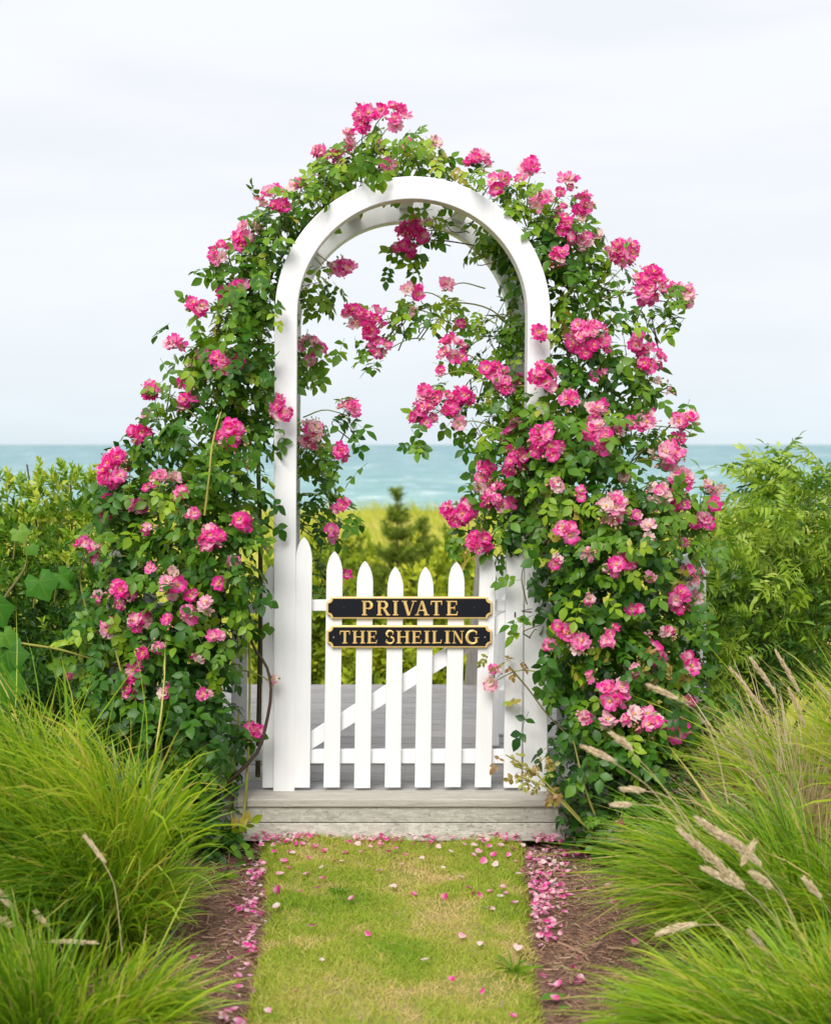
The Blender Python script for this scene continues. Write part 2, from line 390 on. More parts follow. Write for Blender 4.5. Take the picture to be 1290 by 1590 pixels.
link('mulch_bed', mesh_np('mulch_bed', np.stack([X, Y, mul_z(X, Y)], -1).reshape(-1, 3), np.stack([I, I + 1, I + 1 + nx, I + nx], 1), mulch_mat()), kind='structure')

# loose wood chips on the bed: slivers with three sides
pv = np.array([(-1, -.12, 0), (-.9, .12, .02), (-.95, 0, .13), (1, -.08, .02), (.9, .1, 0), (.95, .02, .1)], float)
pf = np.array([(0, 1, 4), (0, 4, 3), (1, 2, 5), (1, 5, 4), (2, 0, 3), (2, 3, 5), (0, 2, 1), (3, 4, 5)])
n = 27000
xx = np.where(rng.random(n) < .42, rng.uniform(-1.35, -.5, n), rng.uniform(.3, 1.35, n)); yy = -2.3 + 2.7 * rng.random(n) ** .8
a, b = lawn_x(yy); ok = (xx < a - .0) | (xx > b + .0); xx, yy = xx[ok], yy[ok]; n = len(xx)
ang = rng.uniform(0, 2 * np.pi, n); ax = np.stack([np.cos(ang), np.sin(ang), rng.normal(0, .22, n)], -1)
Rm = frames(ax, np.array((0, 0, 1.0)) + rng.normal(0, .35, (n, 3)))
v, f, t, g = scatter([(pv, pf, np.zeros(6))], np.stack([xx, yy, mul_z(xx, yy) + rng.uniform(0, .012, n)], -1), Rm, rng.gamma(3, .003, n) + .003, np.clip(rng.beta(2, 3, n), 0, 1))
link('mulch_chips', mesh_np('mulch_chips', v, f, M_CHIP, t, g, False), kind='stuff')

# ---------------------------------------------------------------- deck and step
DZ = .16
deck = thing('wooden_deck', (0, .9, 0), 'grey weathered plank deck behind the white gate with a plank step in front', 'deck')
def under(o, par):
    o.parent = par; o.matrix_parent_inverse = Matrix.Translation(par.location).inverted(); return o
def part(name, me, par, kind=None, label=None):
    return under(link(name, me, None, label=label, kind=kind), par)
bw = .142; k = 0; y = -.012
bmx = bm_mesh('deck_board', box(0, 0, 0, 2.6, bw - .007, .028, .004), M_DECK)
while y < 2.3:
    o = part('deck_board', bmx, deck); o.location = (.12 + random.uniform(-.03, .03), y + bw / 2, DZ - .014 + random.uniform(-.0012, .0012)); o.rotation_euler = (random.uniform(-.003, .003), 0, random.uniform(-.0015, .0015)); y += bw
o = part('tread_board', bm_mesh('tread_board', box(0, 0, 0, 1.62, .15, .032, .005), M_NOSE), deck); o.location = (-.02, -.092, DZ - .014)
for zz, hh in ((.103, .07), (.03, .07)):
    o = part('riser_board', bm_mesh('riser_board', box(0, 0, 0, 1.56, .035, hh, .003), M_RISER), deck); o.location = (-.02, -.139, zz)
o = part('rim_joist', bm_mesh('rim_joist', box(0, 0, 0, 2.6, .04, .2, .002), M_DECK), deck); o.location = (.12, 2.28, .02)
# an old leaning post at the far corner of the deck
bm = bmesh.new()
a0, a1 = at(727, 1075, 2.42), at(754, 850, 2.42)
bm = prism([(a0[0] - .048, a0[2] - .25), (a0[0] + .048, a0[2] - .25), (a1[0] + .042, a1[2]), (a1[0] - .042, a1[2] + .02)], 2.38, 2.47, .006, bm)
o = link('weathered_post', bm_mesh('weathered_post', bm, M_OLDPOST), None, 'old grey leaning wooden post at the far end of the deck', 'post')

# ---------------------------------------------------------------- white arch
def pxz(px, py, y=0.0):
    p = at(px, py, y); return p[0], p[2]
arch = thing('garden_arch', (0, .3, DZ), 'white painted wooden arch overgrown with pink climbing roses', 'arch')
ARD = .56
def arch_ring(yc, th, front):
    """semicircular band, straight posts are separate"""
    ox, oz = pxz(639.5, 489, 0); ro, ri = 212.5 / 385, 177.5 / 385
    pol = []; n = 48
    for i in range(n + 1):
        a = math.pi * i / n; pol.append((ox + ro * math.cos(a), oz + ro * math.sin(a)))
    inn = []
    for i in range(n + 1):
        a = math.pi * (n - i) / n; inn.append((ox + ri * math.cos(a), oz + ri * math.sin(a)))
    bm = bmesh.new(); f0, f1, b0, b1 = [], [], [], []
    for (x, z), (x2, z2) in zip(pol, inn[::-1]):
        f0.append(bm.verts.new((x, yc - th / 2, z))); f1.append(bm.verts.new((x2, yc - th / 2, z2)))
        b0.append(bm.verts.new((x, yc + th / 2, z))); b1.append(bm.verts.new((x2, yc + th / 2, z2)))
    for i in range(n):
        bm.faces.new((f0[i], f0[i + 1], f1[i + 1], f1[i])); bm.faces.new((b0[i], b1[i], b1[i + 1], b0[i + 1]))
        bm.faces.new((f0[i], b0[i], b0[i + 1], f0[i + 1])); bm.faces.new((f1[i], f1[i + 1], b1[i + 1], b1[i]))
    bm.faces.new((f0[0], f1[0], b1[0], b0[0])); bm.faces.new((f0[-1], b0[-1], b1[-1], f1[-1]))
    bmesh.ops.recalc_face_normals(bm, faces=bm.faces[:])
    es = [e for e in bm.edges if e.calc_face_angle(0) > 1.0 and abs(e.verts[0].co.z - e.verts[1].co.z) > 1e-5 or min(e.verts[0].co.z, e.verts[1].co.z) > oz + .02]
    bmesh.ops.bevel(bm, geom=es, offset=.004, segments=2, affect='EDGES', profile=.5)
    return bm_mesh('arch_ring', bm, M_WHITE)
part('arch_ring', arch_ring(0, .083, True), arch); part('arch_ring', arch_ring(ARD, .083, False), arch)
oz = pxz(0, 489)[1]
for yy in (0, ARD):
    for (t0, t1, b0, b1) in ((427, 462, 425, 458), (817, 852, 810, 847)):
        x0, x1 = pxz(t0, 489)[0], pxz(t1, 489)[0]; c0, c1 = pxz(b0, 1225)[0], pxz(b1, 1225)[0]
        bm = prism([(c0, DZ - .002), (c1, DZ - .002), (x1, oz), (x0, oz)], yy - .0415, yy + .0415)
        bmesh.ops.recalc_face_normals(bm, faces=bm.faces[:])
        bmesh.ops.bevel(bm, geom=[e for e in bm.edges if abs(e.verts[0].co.z - e.verts[1].co.z) > .5], offset=.004, segments=2, affect='EDGES', profile=.5)
        part('post', bm_mesh('arch_post', bm, M_WHITE), arch)
for i, a in enumerate((14, 38, 64, 90, 116, 142, 166)):
    bm = box(0, 0, 0, .02, ARD - .085, .06, .003); me = bm_mesh('slat', bm, M_WHITE)
    o = part('slat', me, arch); r = 203 / 385; c = pxz(639.5, 489)
    o.location = (c[0] + r * math.cos(R(a)), ARD / 2, c[1] + r * math.sin(R(a))); o.rotation_euler = (0, -R(a), 0)
for xa in (442, 834):                        # lattice rungs up both sides
    for z in (.55, .95, 1.35, 1.75):
        o = part('rung', bm_mesh('rung', box(0, 0, 0, .025, ARD - .088, .06, .003), M_WHITE), arch); o.location = (pxz(xa, 0)[0], ARD / 2, z)

# ---------------------------------------------------------------- gate
def picket_poly(xt, xb, wt, ztip, zbot, sh=.085):
    """gothic pointed board: xt tip centre, xb bottom centre"""
    h = wt / 2; pts = [(xb - h, zbot), (xb + h, zbot)]
    zs = ztip - sh
    side = [(1.0, 0), (.95, .22), (.82, .46), (.6, .7), (.32, .87), (.0, 1.0)]
    pts += [(xt + h * k, zs + sh * q) for k, q in side]
    pts += [(xt - h * k, zs + sh * q) for k, q in side[-2::-1]]
    return pts
gate = thing('garden_gate', (0, 0, DZ), 'white picket gate with scooped top carrying two black signs', 'gate')
GY = -.02
for i, (l, r_, tip, bl, br) in enumerate(((460, 485, 833, 457, 481), (507, 532, 855, 503, 527), (554, 579, 870, 550, 574), (601, 625.5, 879, 597, 621), (648, 672, 879, 643, 667), (695, 720, 871, 689, 714), (743, 768, 855, 736, 760), (784, 811, 833, 781, 806))):
    xt = pxz((l + r_) / 2, 0)[0]; xb = pxz((bl + br) / 2, 0)[0]; wd = (r_ - l) / 385
    ztip = pxz(0, tip)[1]
    bm = prism(picket_poly(xt, xb, wd, ztip, .175 + random.uniform(-.002, .002)), GY - .022, GY, .0025)
    part('picket', bm_mesh('picket', bm, M_WHITE), gate)
x0, x1 = pxz(462, 0)[0], pxz(808, 0)[0]
def rail(ya, yb):
    za, zb = pxz(0, yb)[1], pxz(0, ya)[1]
    return prism([(x0, za), (x1, za), (x1, zb), (x0, zb)], GY + .002, GY + .032, .003)
part('rail', bm_mesh('rail', rail(931, 948), M_WHITE), gate); part('rail', bm_mesh('rail', rail(1163, 1184), M_WHITE), gate)
pa, pb = pxz(478, 1152), pxz(806, 949); hv = .036
bm = prism([(pa[0], pa[1] - hv), (pb[0], pb[1] - hv), (pb[0], pb[1] + hv), (pa[0], pa[1] + hv)], GY + .004, GY + .03, .002)
part('brace', bm_mesh('brace', bm, M_WHITE), gate)
o = part('latch', bm_mesh('latch', box(pxz(797, 950)[0], GY - .025, pxz(0, 952)[1], .005, .006, .02, .001), M_SCREWD), gate)

# ---------------------------------------------------------------- signs, letters built stroke by stroke with a ridge
def stroke_quads():
    H, T, s = 1.0, .2, .055
    def v(x, z0=0, z1=1, w=T): return [(x, z0), (x + w, z0), (x + w, z1), (x, z1)]        # vertical
    def h(x0, x1, z, w=.085): return [(x0, z), (x0, z + w), (x1, z + w), (x1, z)]
    def serif(x0, x1, z): return h(x0, x1, z, .06)
    def arc(cx, cz, rx, rz, a0, a1, w0, w1, n=8):
        q = []
        for i in range(n):
            pts = []
            for k in (i, i + 1):
                a = R(a0 + (a1 - a0) * k / n); u = k / n; wd = w0 + (w1 - w0) * math.sin(math.pi * u)
                pts.append(((cx + (rx - wd / 2) * math.cos(a), cz + (rz - wd / 2) * math.sin(a)), (cx + (rx + wd / 2) * math.cos(a), cz + (rz + wd / 2) * math.sin(a))))
            q.append([pts[0][0], pts[0][1], pts[1][1], pts[1][0]])
        return q
    L = {}
    st = lambda x: [v(x), serif(x - .1, x + T + .1, 0), serif(x - .1, x + T + .1, .94)]
    L['I'] = (.4, st(.1))
    L['P'] = (.8, st(.1) + [h(.3, .45, .9, .08), h(.3, .45, .44, .08)] + arc(.45, .71, .27, .25, 90, -90, .08, .2))
    L['R'] = (.9, st(.1) + [h(.3, .45, .9, .08), h(.3, .45, .46, .08)] + arc(.45, .72, .26, .24, 90, -90, .08, .19) + [[(.42, .47), (.62, .47), (.92, .0), (.7, .0)], serif(.68, .97, 0)])
    L['V'] = (.95, [[(.36, 0), (.54, 0), (.28, 1), (.06, 1)], [(.47, 0), (.54, .06), (.86, 1), (.76, 1)], serif(-.02, .36, .94), serif(.64, .98, .94)])
    L['A'] = (.95, [[(.68, 0), (.9, 0), (.56, 1), (.38, 1)], [(.06, 0), (.16, 0), (.47, .92), (.4, .98)], h(.2, .72, .3, .08), serif(-.04, .28, 0), serif(.6, 1.0, 0)])
    L['T'] = (.9, [v(.35), h(.04, .86, .91, .09), serif(.23, .67, 0), [(.02, .72), (.1, .72), (.12, .93), (.02, .93)], [(.8, .72), (.88, .72), (.88, .93), (.78, .93)]])
    L['E'] = (.8, st(.1) + [h(.3, .72, .91, .08), h(.3, .6, .47, .08), h(.3, .74, .0, .085), [(.66, .72), (.74, .72), (.74, .95), (.64, .95)], [(.68, .04), (.76, .04), (.8, .27), (.72, .27)], [(.54, .37), (.6, .37), (.6, .66), (.54, .66)]])
    L['H'] = (1.0, st(.1) + st(.7) + [h(.3, .7, .47, .08)])
    L['L'] = (.78, st(.1) + [h(.3, .72, .0, .085), [(.66, .04), (.74, .04), (.78, .3), (.7, .3)]])
    L['N'] = (1.0, [v(.12, 0, 1, .09), v(.8, 0, 1, .09), [(.7, .0), (.88, .0), (.3, 1), (.06, 1)], serif(.0, .32, 0), serif(.68, 1.0, .94), serif(-.02, .24, .94)])
    L['S'] = (.66, arc(.33, .75, .27, .25, 20, 250, .09, .17) + arc(.33, .26, .3, .26, 80, -160, .17, .13) + [[(.52, .7), (.6, .7), (.62, .97), (.55, .97)], [(.0, .02), (.06, .02), (.1, .32), (.02, .32)]])
    L['G'] = (.95, arc(.5, .5, .45, .51, 42, 325, .1, .22, 12) + [v(.7, .06, .46, .18), serif(.6, .98, .42), [(.76, .7), (.84, .7), (.84, .98), (.78, .98)]])
    return L
GL = stroke_quads()
def letter_mesh(ch, x0, x1, z0, z1, y):
    wd, qs = GL[ch]; V, Fq = [], []
    for i, q in enumerate(qs):
        P = [np.array((x0 + (a / wd) * (x1 - x0), z0 + b * (z1 - z0))) for a, b in q]
        # ridge along the longer way of the quad
        e0 = np.linalg.norm(P[0] - P[1]); e1 = np.linalg.norm(P[1] - P[2])
        if e0 > e1: P = P[1:] + P[:1]
        m0, m1 = (P[0] + P[1]) / 2, (P[2] + P[3]) / 2
        base, top = y - .0012 - .00013 * (i % 7), y - .0042 - .00013 * (i % 7)
        o = len(V)
        V += [(P[0][0], y, P[0][1]), (P[1][0], y, P[1][1]), (P[2][0], y, P[2][1]), (P[3][0], y, P[3][1])]
        V += [(P[0][0], base, P[0][1]), (P[1][0], base, P[1][1]), (P[2][0], base, P[2][1]), (P[3][0], base, P[3][1]), (m0[0], top, m0[1]), (m1[0], top, m1[1])]
        Fq += [(o + 4, o + 8, o + 9, o + 7), (o + 8, o + 5, o + 6, o + 9), (o + 4, o + 5, o + 8, o + 8), (o + 7, o + 9, o + 6, o + 6)]
        Fq += [(o, o + 1, o + 5, o + 4), (o + 1, o + 2, o + 6, o + 5), (o + 2, o + 3, o + 7, o + 6), (o + 3, o, o + 4, o + 7)]
    bm = bmesh.new(); vs = [bm.verts.new(p) for p in V]
    for fc in Fq:
        u = [];
        for k in fc:
            if k not in u: u.append(k)
        try: bm.faces.new([vs[k] for k in u])
        except ValueError: pass
    return bm_mesh('letter', bm, M_GOLD)
def plate_poly(cx, cz, hw, hh, c=.018):
    """long plate with scooped corners"""
    pts = []
    for sx, sz, a0 in ((1, 1, 270), (-1, 1, 0), (-1, -1, 90), (1, -1, 180)):
        ox, oz = cx + sx * hw, cz + sz * hh
        arcp = [(ox + c * math.cos(R(a0 - 90 * i / 5)), oz + c * math.sin(R(a0 - 90 * i / 5))) for i in range(6)]
        st = (cx + sx * (hw), cz + sz * (hh - c * 1.25)), (cx + sx * (hw - c * 1.25), cz + sz * hh)
        pts += ([st[0]] + arcp + [st[1]]) if sx * sz > 0 else ([st[1]] + arcp + [st[0]])
    return pts
SY = GY - .022
def sign(label, xa, xb, ya, yb, rot, letters, lya, lyb, screws, mats):
    (x0_, z1_), (x1_, z0_) = pxz(xa, ya, SY - .02), pxz(xb, yb, SY - .02)
    cx, cz, hw, hh = (x0_ + x1_) / 2, (z0_ + z1_) / 2, (x1_ - x0_) / 2, (z1_ - z0_) / 2
    s = thing('name_sign', (cx, SY, cz), label, 'sign')
    part('gold_edge', bm_mesh('gold_edge', prism(plate_poly(cx, cz, hw, hh), SY - .016, SY - .001, .003), M_GOLD), s)
    part('black_panel', bm_mesh('black_panel', prism(plate_poly(cx, cz, hw - .0068, hh - .0068, .019), SY - .0185, SY - .0100, .001), M_BLACK), s)
    yl = SY - .0186
    for ch, a, b in letters:
        (lx0, lz1), (lx1, lz0) = pxz(a, lya, yl), pxz(b, lyb, yl)
        part('letter', letter_mesh(ch, lx0, lx1, lz0, lz1, yl), s)
    for sx, sy in screws:
        q = pxz(sx, sy, yl); bm = bmesh.new()
        bmesh.ops.create_cone(bm, cap_ends=True, segments=12, radius1=.0042, radius2=.0032, depth=.003, matrix=Matrix.Translation((q[0], yl - .001, q[1])) @ Matrix.Rotation(R(90), 4, 'X'))
        part('screw', bm_mesh('screw', bm, mats), s)
    return s
sign('black plaque with gold PRIVATE lettering on the gate, upper of two', 507, 764, 927, 961, 0,
     [('P', 561.6, 578.6), ('R', 584.6, 604.5), ('I', 609.6, 618.5), ('V', 624, 646), ('A', 645, 665.5), ('T', 668, 687), ('E', 692.5, 711)], 933, 955.5, ((534, 943.5), (736, 943.5)), M_SCREWD)
sign('black plaque with gold THE SHEILING lettering on the gate, lower of two', 507.5, 763.5, 971.5, 1006, 0,
     [('T', 527, 544), ('H', 547, 567), ('E', 569.5, 586), ('S', 598.8, 612), ('H', 615, 636.5), ('E', 639, 655), ('I', 658, 667.5), ('L', 670.4, 686), ('I', 690, 699), ('N', 702, 720), ('G', 723.5, 742.5)], 979.5, 999, ((518, 989.5), (752.6, 989.5)), M_SCREW)

# ---------------------------------------------------------------- picket fences beside the arch
fl = thing('picket_fence', (-1, .1, 0), 'white picket fence smothered by the rose bush beside the arch post', 'fence')
for pxc, tip, wd, yy in ((421, 878, 26, -.012), (373, 905, 24, .08), (326, 905, 24, .08), (279, 905, 24, .08), (233, 905, 24, .08), (180, 850, 26, .08)):
    xx = at(pxc, 0, yy)[0]; zt = at(0, tip, yy)[2]
    part('picket', bm_mesh('picket', prism(picket_poly(xx, xx - (.0 if pxc == 421 else .006), wd / 378, zt, .17), yy - .012, yy + .01, .0025), M_WHITE), fl)
for ya, yb in ((936, 952), (1160, 1180)):
    a, b = at(168, ya, .105), at(424, yb, .105)
    part('rail', bm_mesh('rail', prism([(a[0], b[2]), (b[0], b[2]), (b[0], a[2]), (a[0], a[2])], .093, .125, .003), M_WHITE), fl)
fr = thing('picket_fence', (1, .2, 0), 'white picket fence ending in a round-topped post behind the roses', 'fence')
for pxc in (875, 921, 967, 1013):
    xx = at(pxc, 0, .2)[0]
    part('picket', bm_mesh('picket', prism(picket_poly(xx, xx, .063, at(0, 905, .2)[2], .1), .19, .212, .0025), M_WHITE), fr)
for ya, yb in ((936, 952), (1160, 1180)):
    a, b = at(850, ya, .23), at(1062, yb, .23)
    part('rail', bm_mesh('rail', prism([(a[0], b[2]), (b[0], b[2]), (b[0], a[2]), (a[0], a[2])], .214, .245, .003), M_WHITE), fr)
xa, xb = at(1050, 0, .2)[0], at(1091, 0, .2)[0]; zt = at(0, 858, .2)[2]; xc, hw = (xa + xb) / 2, (xb - xa) / 2
pts = [(xa, -.05), (xb, -.05)] + [(xc + hw * math.cos(R(a)), zt - .05 + .05 * math.sin(R(a))) for a in range(0, 181, 18)]
part('end_post', bm_mesh('end_post', prism(pts, .15, .25, .005), M_WHITE), fr)
part('cap_trim', bm_mesh('cap_trim', box(xc, .2, zt - .075, 2 * hw + .02, .12, .014, .003), M_WHITE), fr)
fb = thing('side_railing', (.4, .8, DZ), 'white picket side rail behind the gate seen right of the plaques', 'railing')
for k, (pxc, yy) in enumerate(((768, .75), (776, 1.0), (783, 1.25))):
    q = at(pxc, 862, yy)
    part('picket', bm_mesh('picket', prism(picket_poly(q[0], q[0], .032, q[2], .175), yy - .03, yy + .03, .0025), M_WHITE), fb)
q0, q1 = at(772, 940, .7), at(789, 940, 1.3)
for z in (q0[2], .42):
    bm = bmesh.new(); bmesh.ops.create_cube(bm, size=1); d = q1 - q0; d[2] = 0
    bmesh.ops.transform(bm, matrix=Matrix.Translation(((q0[0] + q1[0]) / 2 + .025, (q0[1] + q1[1]) / 2, z)) @ Matrix.Rotation(-math.atan2(d[0], d[1]), 4, 'Z') @ Matrix.Diagonal((.025, .75, .05, 1)), verts=bm.verts[:])
    part('rail', bm_mesh('rail', bm, M_WHITE), fb)

# ---------------------------------------------------------------- leaf prototypes
def leaflet(L, W, fold=.25, curl=.15, serr=False):
    """ovate leaflet along +x from the origin, folded along the midrib"""
    us = np.array([0, .18, .42, .7, .9, 1.0]); ws = np.array([.04, .62, 1.0, .74, .3, 0])
    v, g = [], []
    for u, w_ in zip(us, ws):
        zc = -curl * L * u * u
        v.append((u * L, 0, zc)); g.append(.15)
        if w_ > 0:
            v.append((u * L - .02 * L, w_ * W / 2, zc + fold * w_ * W / 2)); v.append((u * L - .02 * L, -w_ * W / 2, zc + fold * w_ * W / 2)); g += [1, 1]
    f = []
    for i in range(4):
        a = 3 * i; b = 3 * (i + 1)
        f += [(a, b, b + 1), (a, b + 1, a + 1), (a, a + 2, b + 2), (a, b + 2, b)]
    a = 12; f += [(a, 15, a + 1), (a, a + 2, 15)]
    return np.array(v, float), np.array(f), np.array(g, float)
def rot_to(v, d, up):
    Rm = frames(np.asarray(d, float)[None], np.asarray(up, float)[None])[0]
    return v @ Rm.T
def compound(npairs, L, lw, lr=.6, droop=.25, spread=65, seed=0, dt=.05, curl=.18):
    """pinnate leaf along +x: a rachis with paired leaflets and one at the tip"""
    r = np.random.default_rng(seed); V, Fs, G, D, o = [], [], [], [], 0
    def put(v, f, g, d):
        nonlocal o
        V.append(v); Fs.append(f + o); G.append(g); D.append(np.full(len(v), d)); o += len(v)
    xs = np.linspace(.3, .78, npairs)
    cz = lambda u: -droop * u * u
    rp = np.array([(u, .0, cz(u)) for u in np.linspace(0, .95, 5)])
    tv, tf = tube(rp, .011, .006, 3); put(tv, np.vstack([tf[:, [0, 1, 2]], tf[:, [0, 2, 3]]]), np.full(len(tv), .1), .12)
    for k, x in enumerate(xs):
        for sgn in (1, -1):
            a = R(spread + r.normal(0, 9)); l_ = lr * L * r.uniform(.82, 1.1) * (.85 + .15 * k / max(1, npairs - 1))
            v, f, g = leaflet(l_, l_ * lw * r.uniform(.9, 1.1), r.uniform(.1, .4), r.uniform(0, 2) * curl)
            d = (math.cos(a), sgn * math.sin(a), r.normal(-.12, .16))
            put(rot_to(v, d, (r.normal(0, .2), r.normal(0, .25), 1)) + np.array((x, 0, cz(x))), f, g, r.normal(0, dt))
    l_ = lr * L * r.uniform(.95, 1.2); v, f, g = leaflet(l_, l_ * lw, r.uniform(.1, .35), curl)
    put(rot_to(v, (1, r.normal(0, .15), -.35), (0, r.normal(0, .2), 1)) + np.array((.92, 0, cz(.92))), f, g, r.normal(0, dt))
    return np.concatenate(V), np.concatenate(Fs), np.concatenate(G), np.concatenate(D)
ROSE_P = [compound(2 + (k % 2), .72, .68, .62, .22, 62, 100 + k, .06) for k in range(12)]
SUMAC_P = [compound(5 + (k % 3), .5, .36, .5, .5, 75, 200 + k, .09, .55) for k in range(8)]
def whorl(nl, L, W, seed, dt=.07, up=1.0):
    """shoot tip along +x ringed by narrow leaves"""
    r = np.random.default_rng(seed); V, Fs, G, D, o = [], [], [], [], 0
    for k in range(nl):
        u = k / nl; a = k * 2.4; sp = .95 - .6 * u
        d = (up * (.45 + .8 * u), sp * math.cos(a), sp * math.sin(a))
        v, f, g = leaflet(L * r.uniform(.8, 1.1) * (1 - .25 * u), W * r.uniform(.85, 1.1), r.uniform(.1, .3), r.uniform(-.05, .25))
        V.append(rot_to(v, d, (1, r.normal(0, .2), r.normal(0, .2))) + np.array((.75 * u, 0, 0))); Fs.append(f + o); G.append(g); D.append(np.full(len(v), r.normal(0, dt) + .12 * u)); o += len(v)
    return np.concatenate(V), np.concatenate(Fs), np.concatenate(G), np.concatenate(D)
BAY_P = [whorl(10, .62, .2, 300 + k) for k in range(6)]
TUFT_P = [whorl(7, .6, .3, 340 + k) for k in range(4)]

def in_blobs(blobs, per_px2, jitter=.0, back=.55, surf=.38):
    """points in ellipsoids given as photo centre, photo radii, world y, depth radius [, density, tint shift]"""
    P, O, T = [], [], []
    for b in blobs:
        cx, cy, rx, ry, y, dep = b[:6]; den = b[6] if len(b) > 6 else 1.0; ts = b[7] if len(b) > 7 else 0.0
        c = at(cx, cy, y); d = (y - CY) / F; rad = np.array((rx * d, dep, ry * d))
        n = max(2, int(rx * ry * math.pi * per_px2 * den))
        u = rnd_dir(n); u[:, 1] = np.where(rng.random(n) > back, -np.abs(u[:, 1]), u[:, 1])
        rr = rng.random(n) ** surf * (1 + rng.normal(0, .09, n))
        P.append(c + u * rr[:, None] * rad); O.append(norm(u / rad)); T.append(np.full(n, ts))
    return np.concatenate(P), np.concatenate(O), np.concatenate(T)

# ---------------------------------------------------------------- rose blossoms
def blossom(seed, size=1.0):
    r = np.random.default_rng(seed); V, Fs, G, D, o = [], [], [], [], 0
    rings = [(5, 1.0, r.uniform(.12, .35)), (r.integers(3, 6), .72, r.uniform(.5, .9))]
    for np_, L, cup in rings:
        ph = r.uniform(0, 6.28)
        for k in range(np_):
            a = ph + 2 * np.pi * k / np_ + r.normal(0, .13); l_ = L * r.uniform(.82, 1.12); w_ = l_ * r.uniform(.85, 1.15); cp = cup * r.uniform(.6, 1.4); tw = r.normal(0, .16)
            us = [(.08, .16), (.5, .85), (.85, .92), (1.0, .55)]; vv, gg = [], []
            for i, (u, wd) in enumerate(us):
                for s in (-1, 0, 1):
                    z = cp * u * u * l_ + (.12 * abs(s) * u - .06) * l_ + r.normal(0, .03) - (.22 * max(0, u - .8) * l_ / .2 * .5 if L > .9 else 0)
                    x = u * l_ - (.07 * l_ if (i == 3 and s == 0) else 0); yv = s * wd * w_ / 2
                    vv.append((x, yv, z + tw * yv)); gg.append(u * (.94 + .06 * abs(s)))
            f = []
            for i in range(3):
                for j in range(2):
                    q = 3 * i + j; f += [(q, q + 3, q + 4), (q, q + 4, q + 1)]
            c_, s_ = math.cos(a), math.sin(a); vv = np.array(vv) @ np.array(((c_, s_, 0), (-s_, c_, 0), (0, 0, 1)))
            V.append(vv); Fs.append(np.array(f) + o); G.append(np.array(gg)); o += len(vv); D.append(np.full(len(vv), r.normal(0, .13) + (.45 if r.random() < .17 else 0)))
    nP = o
    # stamen boss
    v = [(0, 0, .2)] + [(.17 * math.cos(a), .17 * math.sin(a), .16 + r.normal(0, .02)) for a in np.linspace(0, 6.28, 7)[:-1]] + [(.1 * math.cos(a), .1 * math.sin(a), .0) for a in np.linspace(0, 6.28, 7)[:-1]]
    f = [(0, 1 + i, 1 + (i + 1) % 6) for i in range(6)] + [(1 + i, 7 + i, 7 + (i + 1) % 6) for i in range(6)] + [(1 + i, 7 + (i + 1) % 6, 1 + (i + 1) % 6) for i in range(6)]
    return (np.concatenate(V) * size, np.concatenate(Fs), np.concatenate(G), np.concatenate(D)), (np.array(v) * size, np.array(f))
TONES = [.0, .12, .25, .42, .58, .76, .95]
BL = [blossom(500 + k) for k in range(10)]
BLOSSOM_MESH = {}
def blossom_mesh(k, tone):
    key = (k, tone)
    if key not in BLOSSOM_MESH:
        (v, f, g, dd), (sv, sf) = BL[k]
        me = mesh_np('blossom', np.vstack([v, sv]), np.vstack([f, sf + len(v)]), M_PETAL, np.clip(TONES[tone] + np.concatenate([dd, np.zeros(len(sv))]), 0, 1), np.concatenate([g, np.zeros(len(sv))]))
        me.materials.append(M_STAMEN); mi = np.zeros(len(f) + len(sf), np.int32); mi[len(f):] = 1
        me.polygons.foreach_set('material_index', mi); BLOSSOM_MESH[key] = me
    return BLOSSOM_MESH[key]
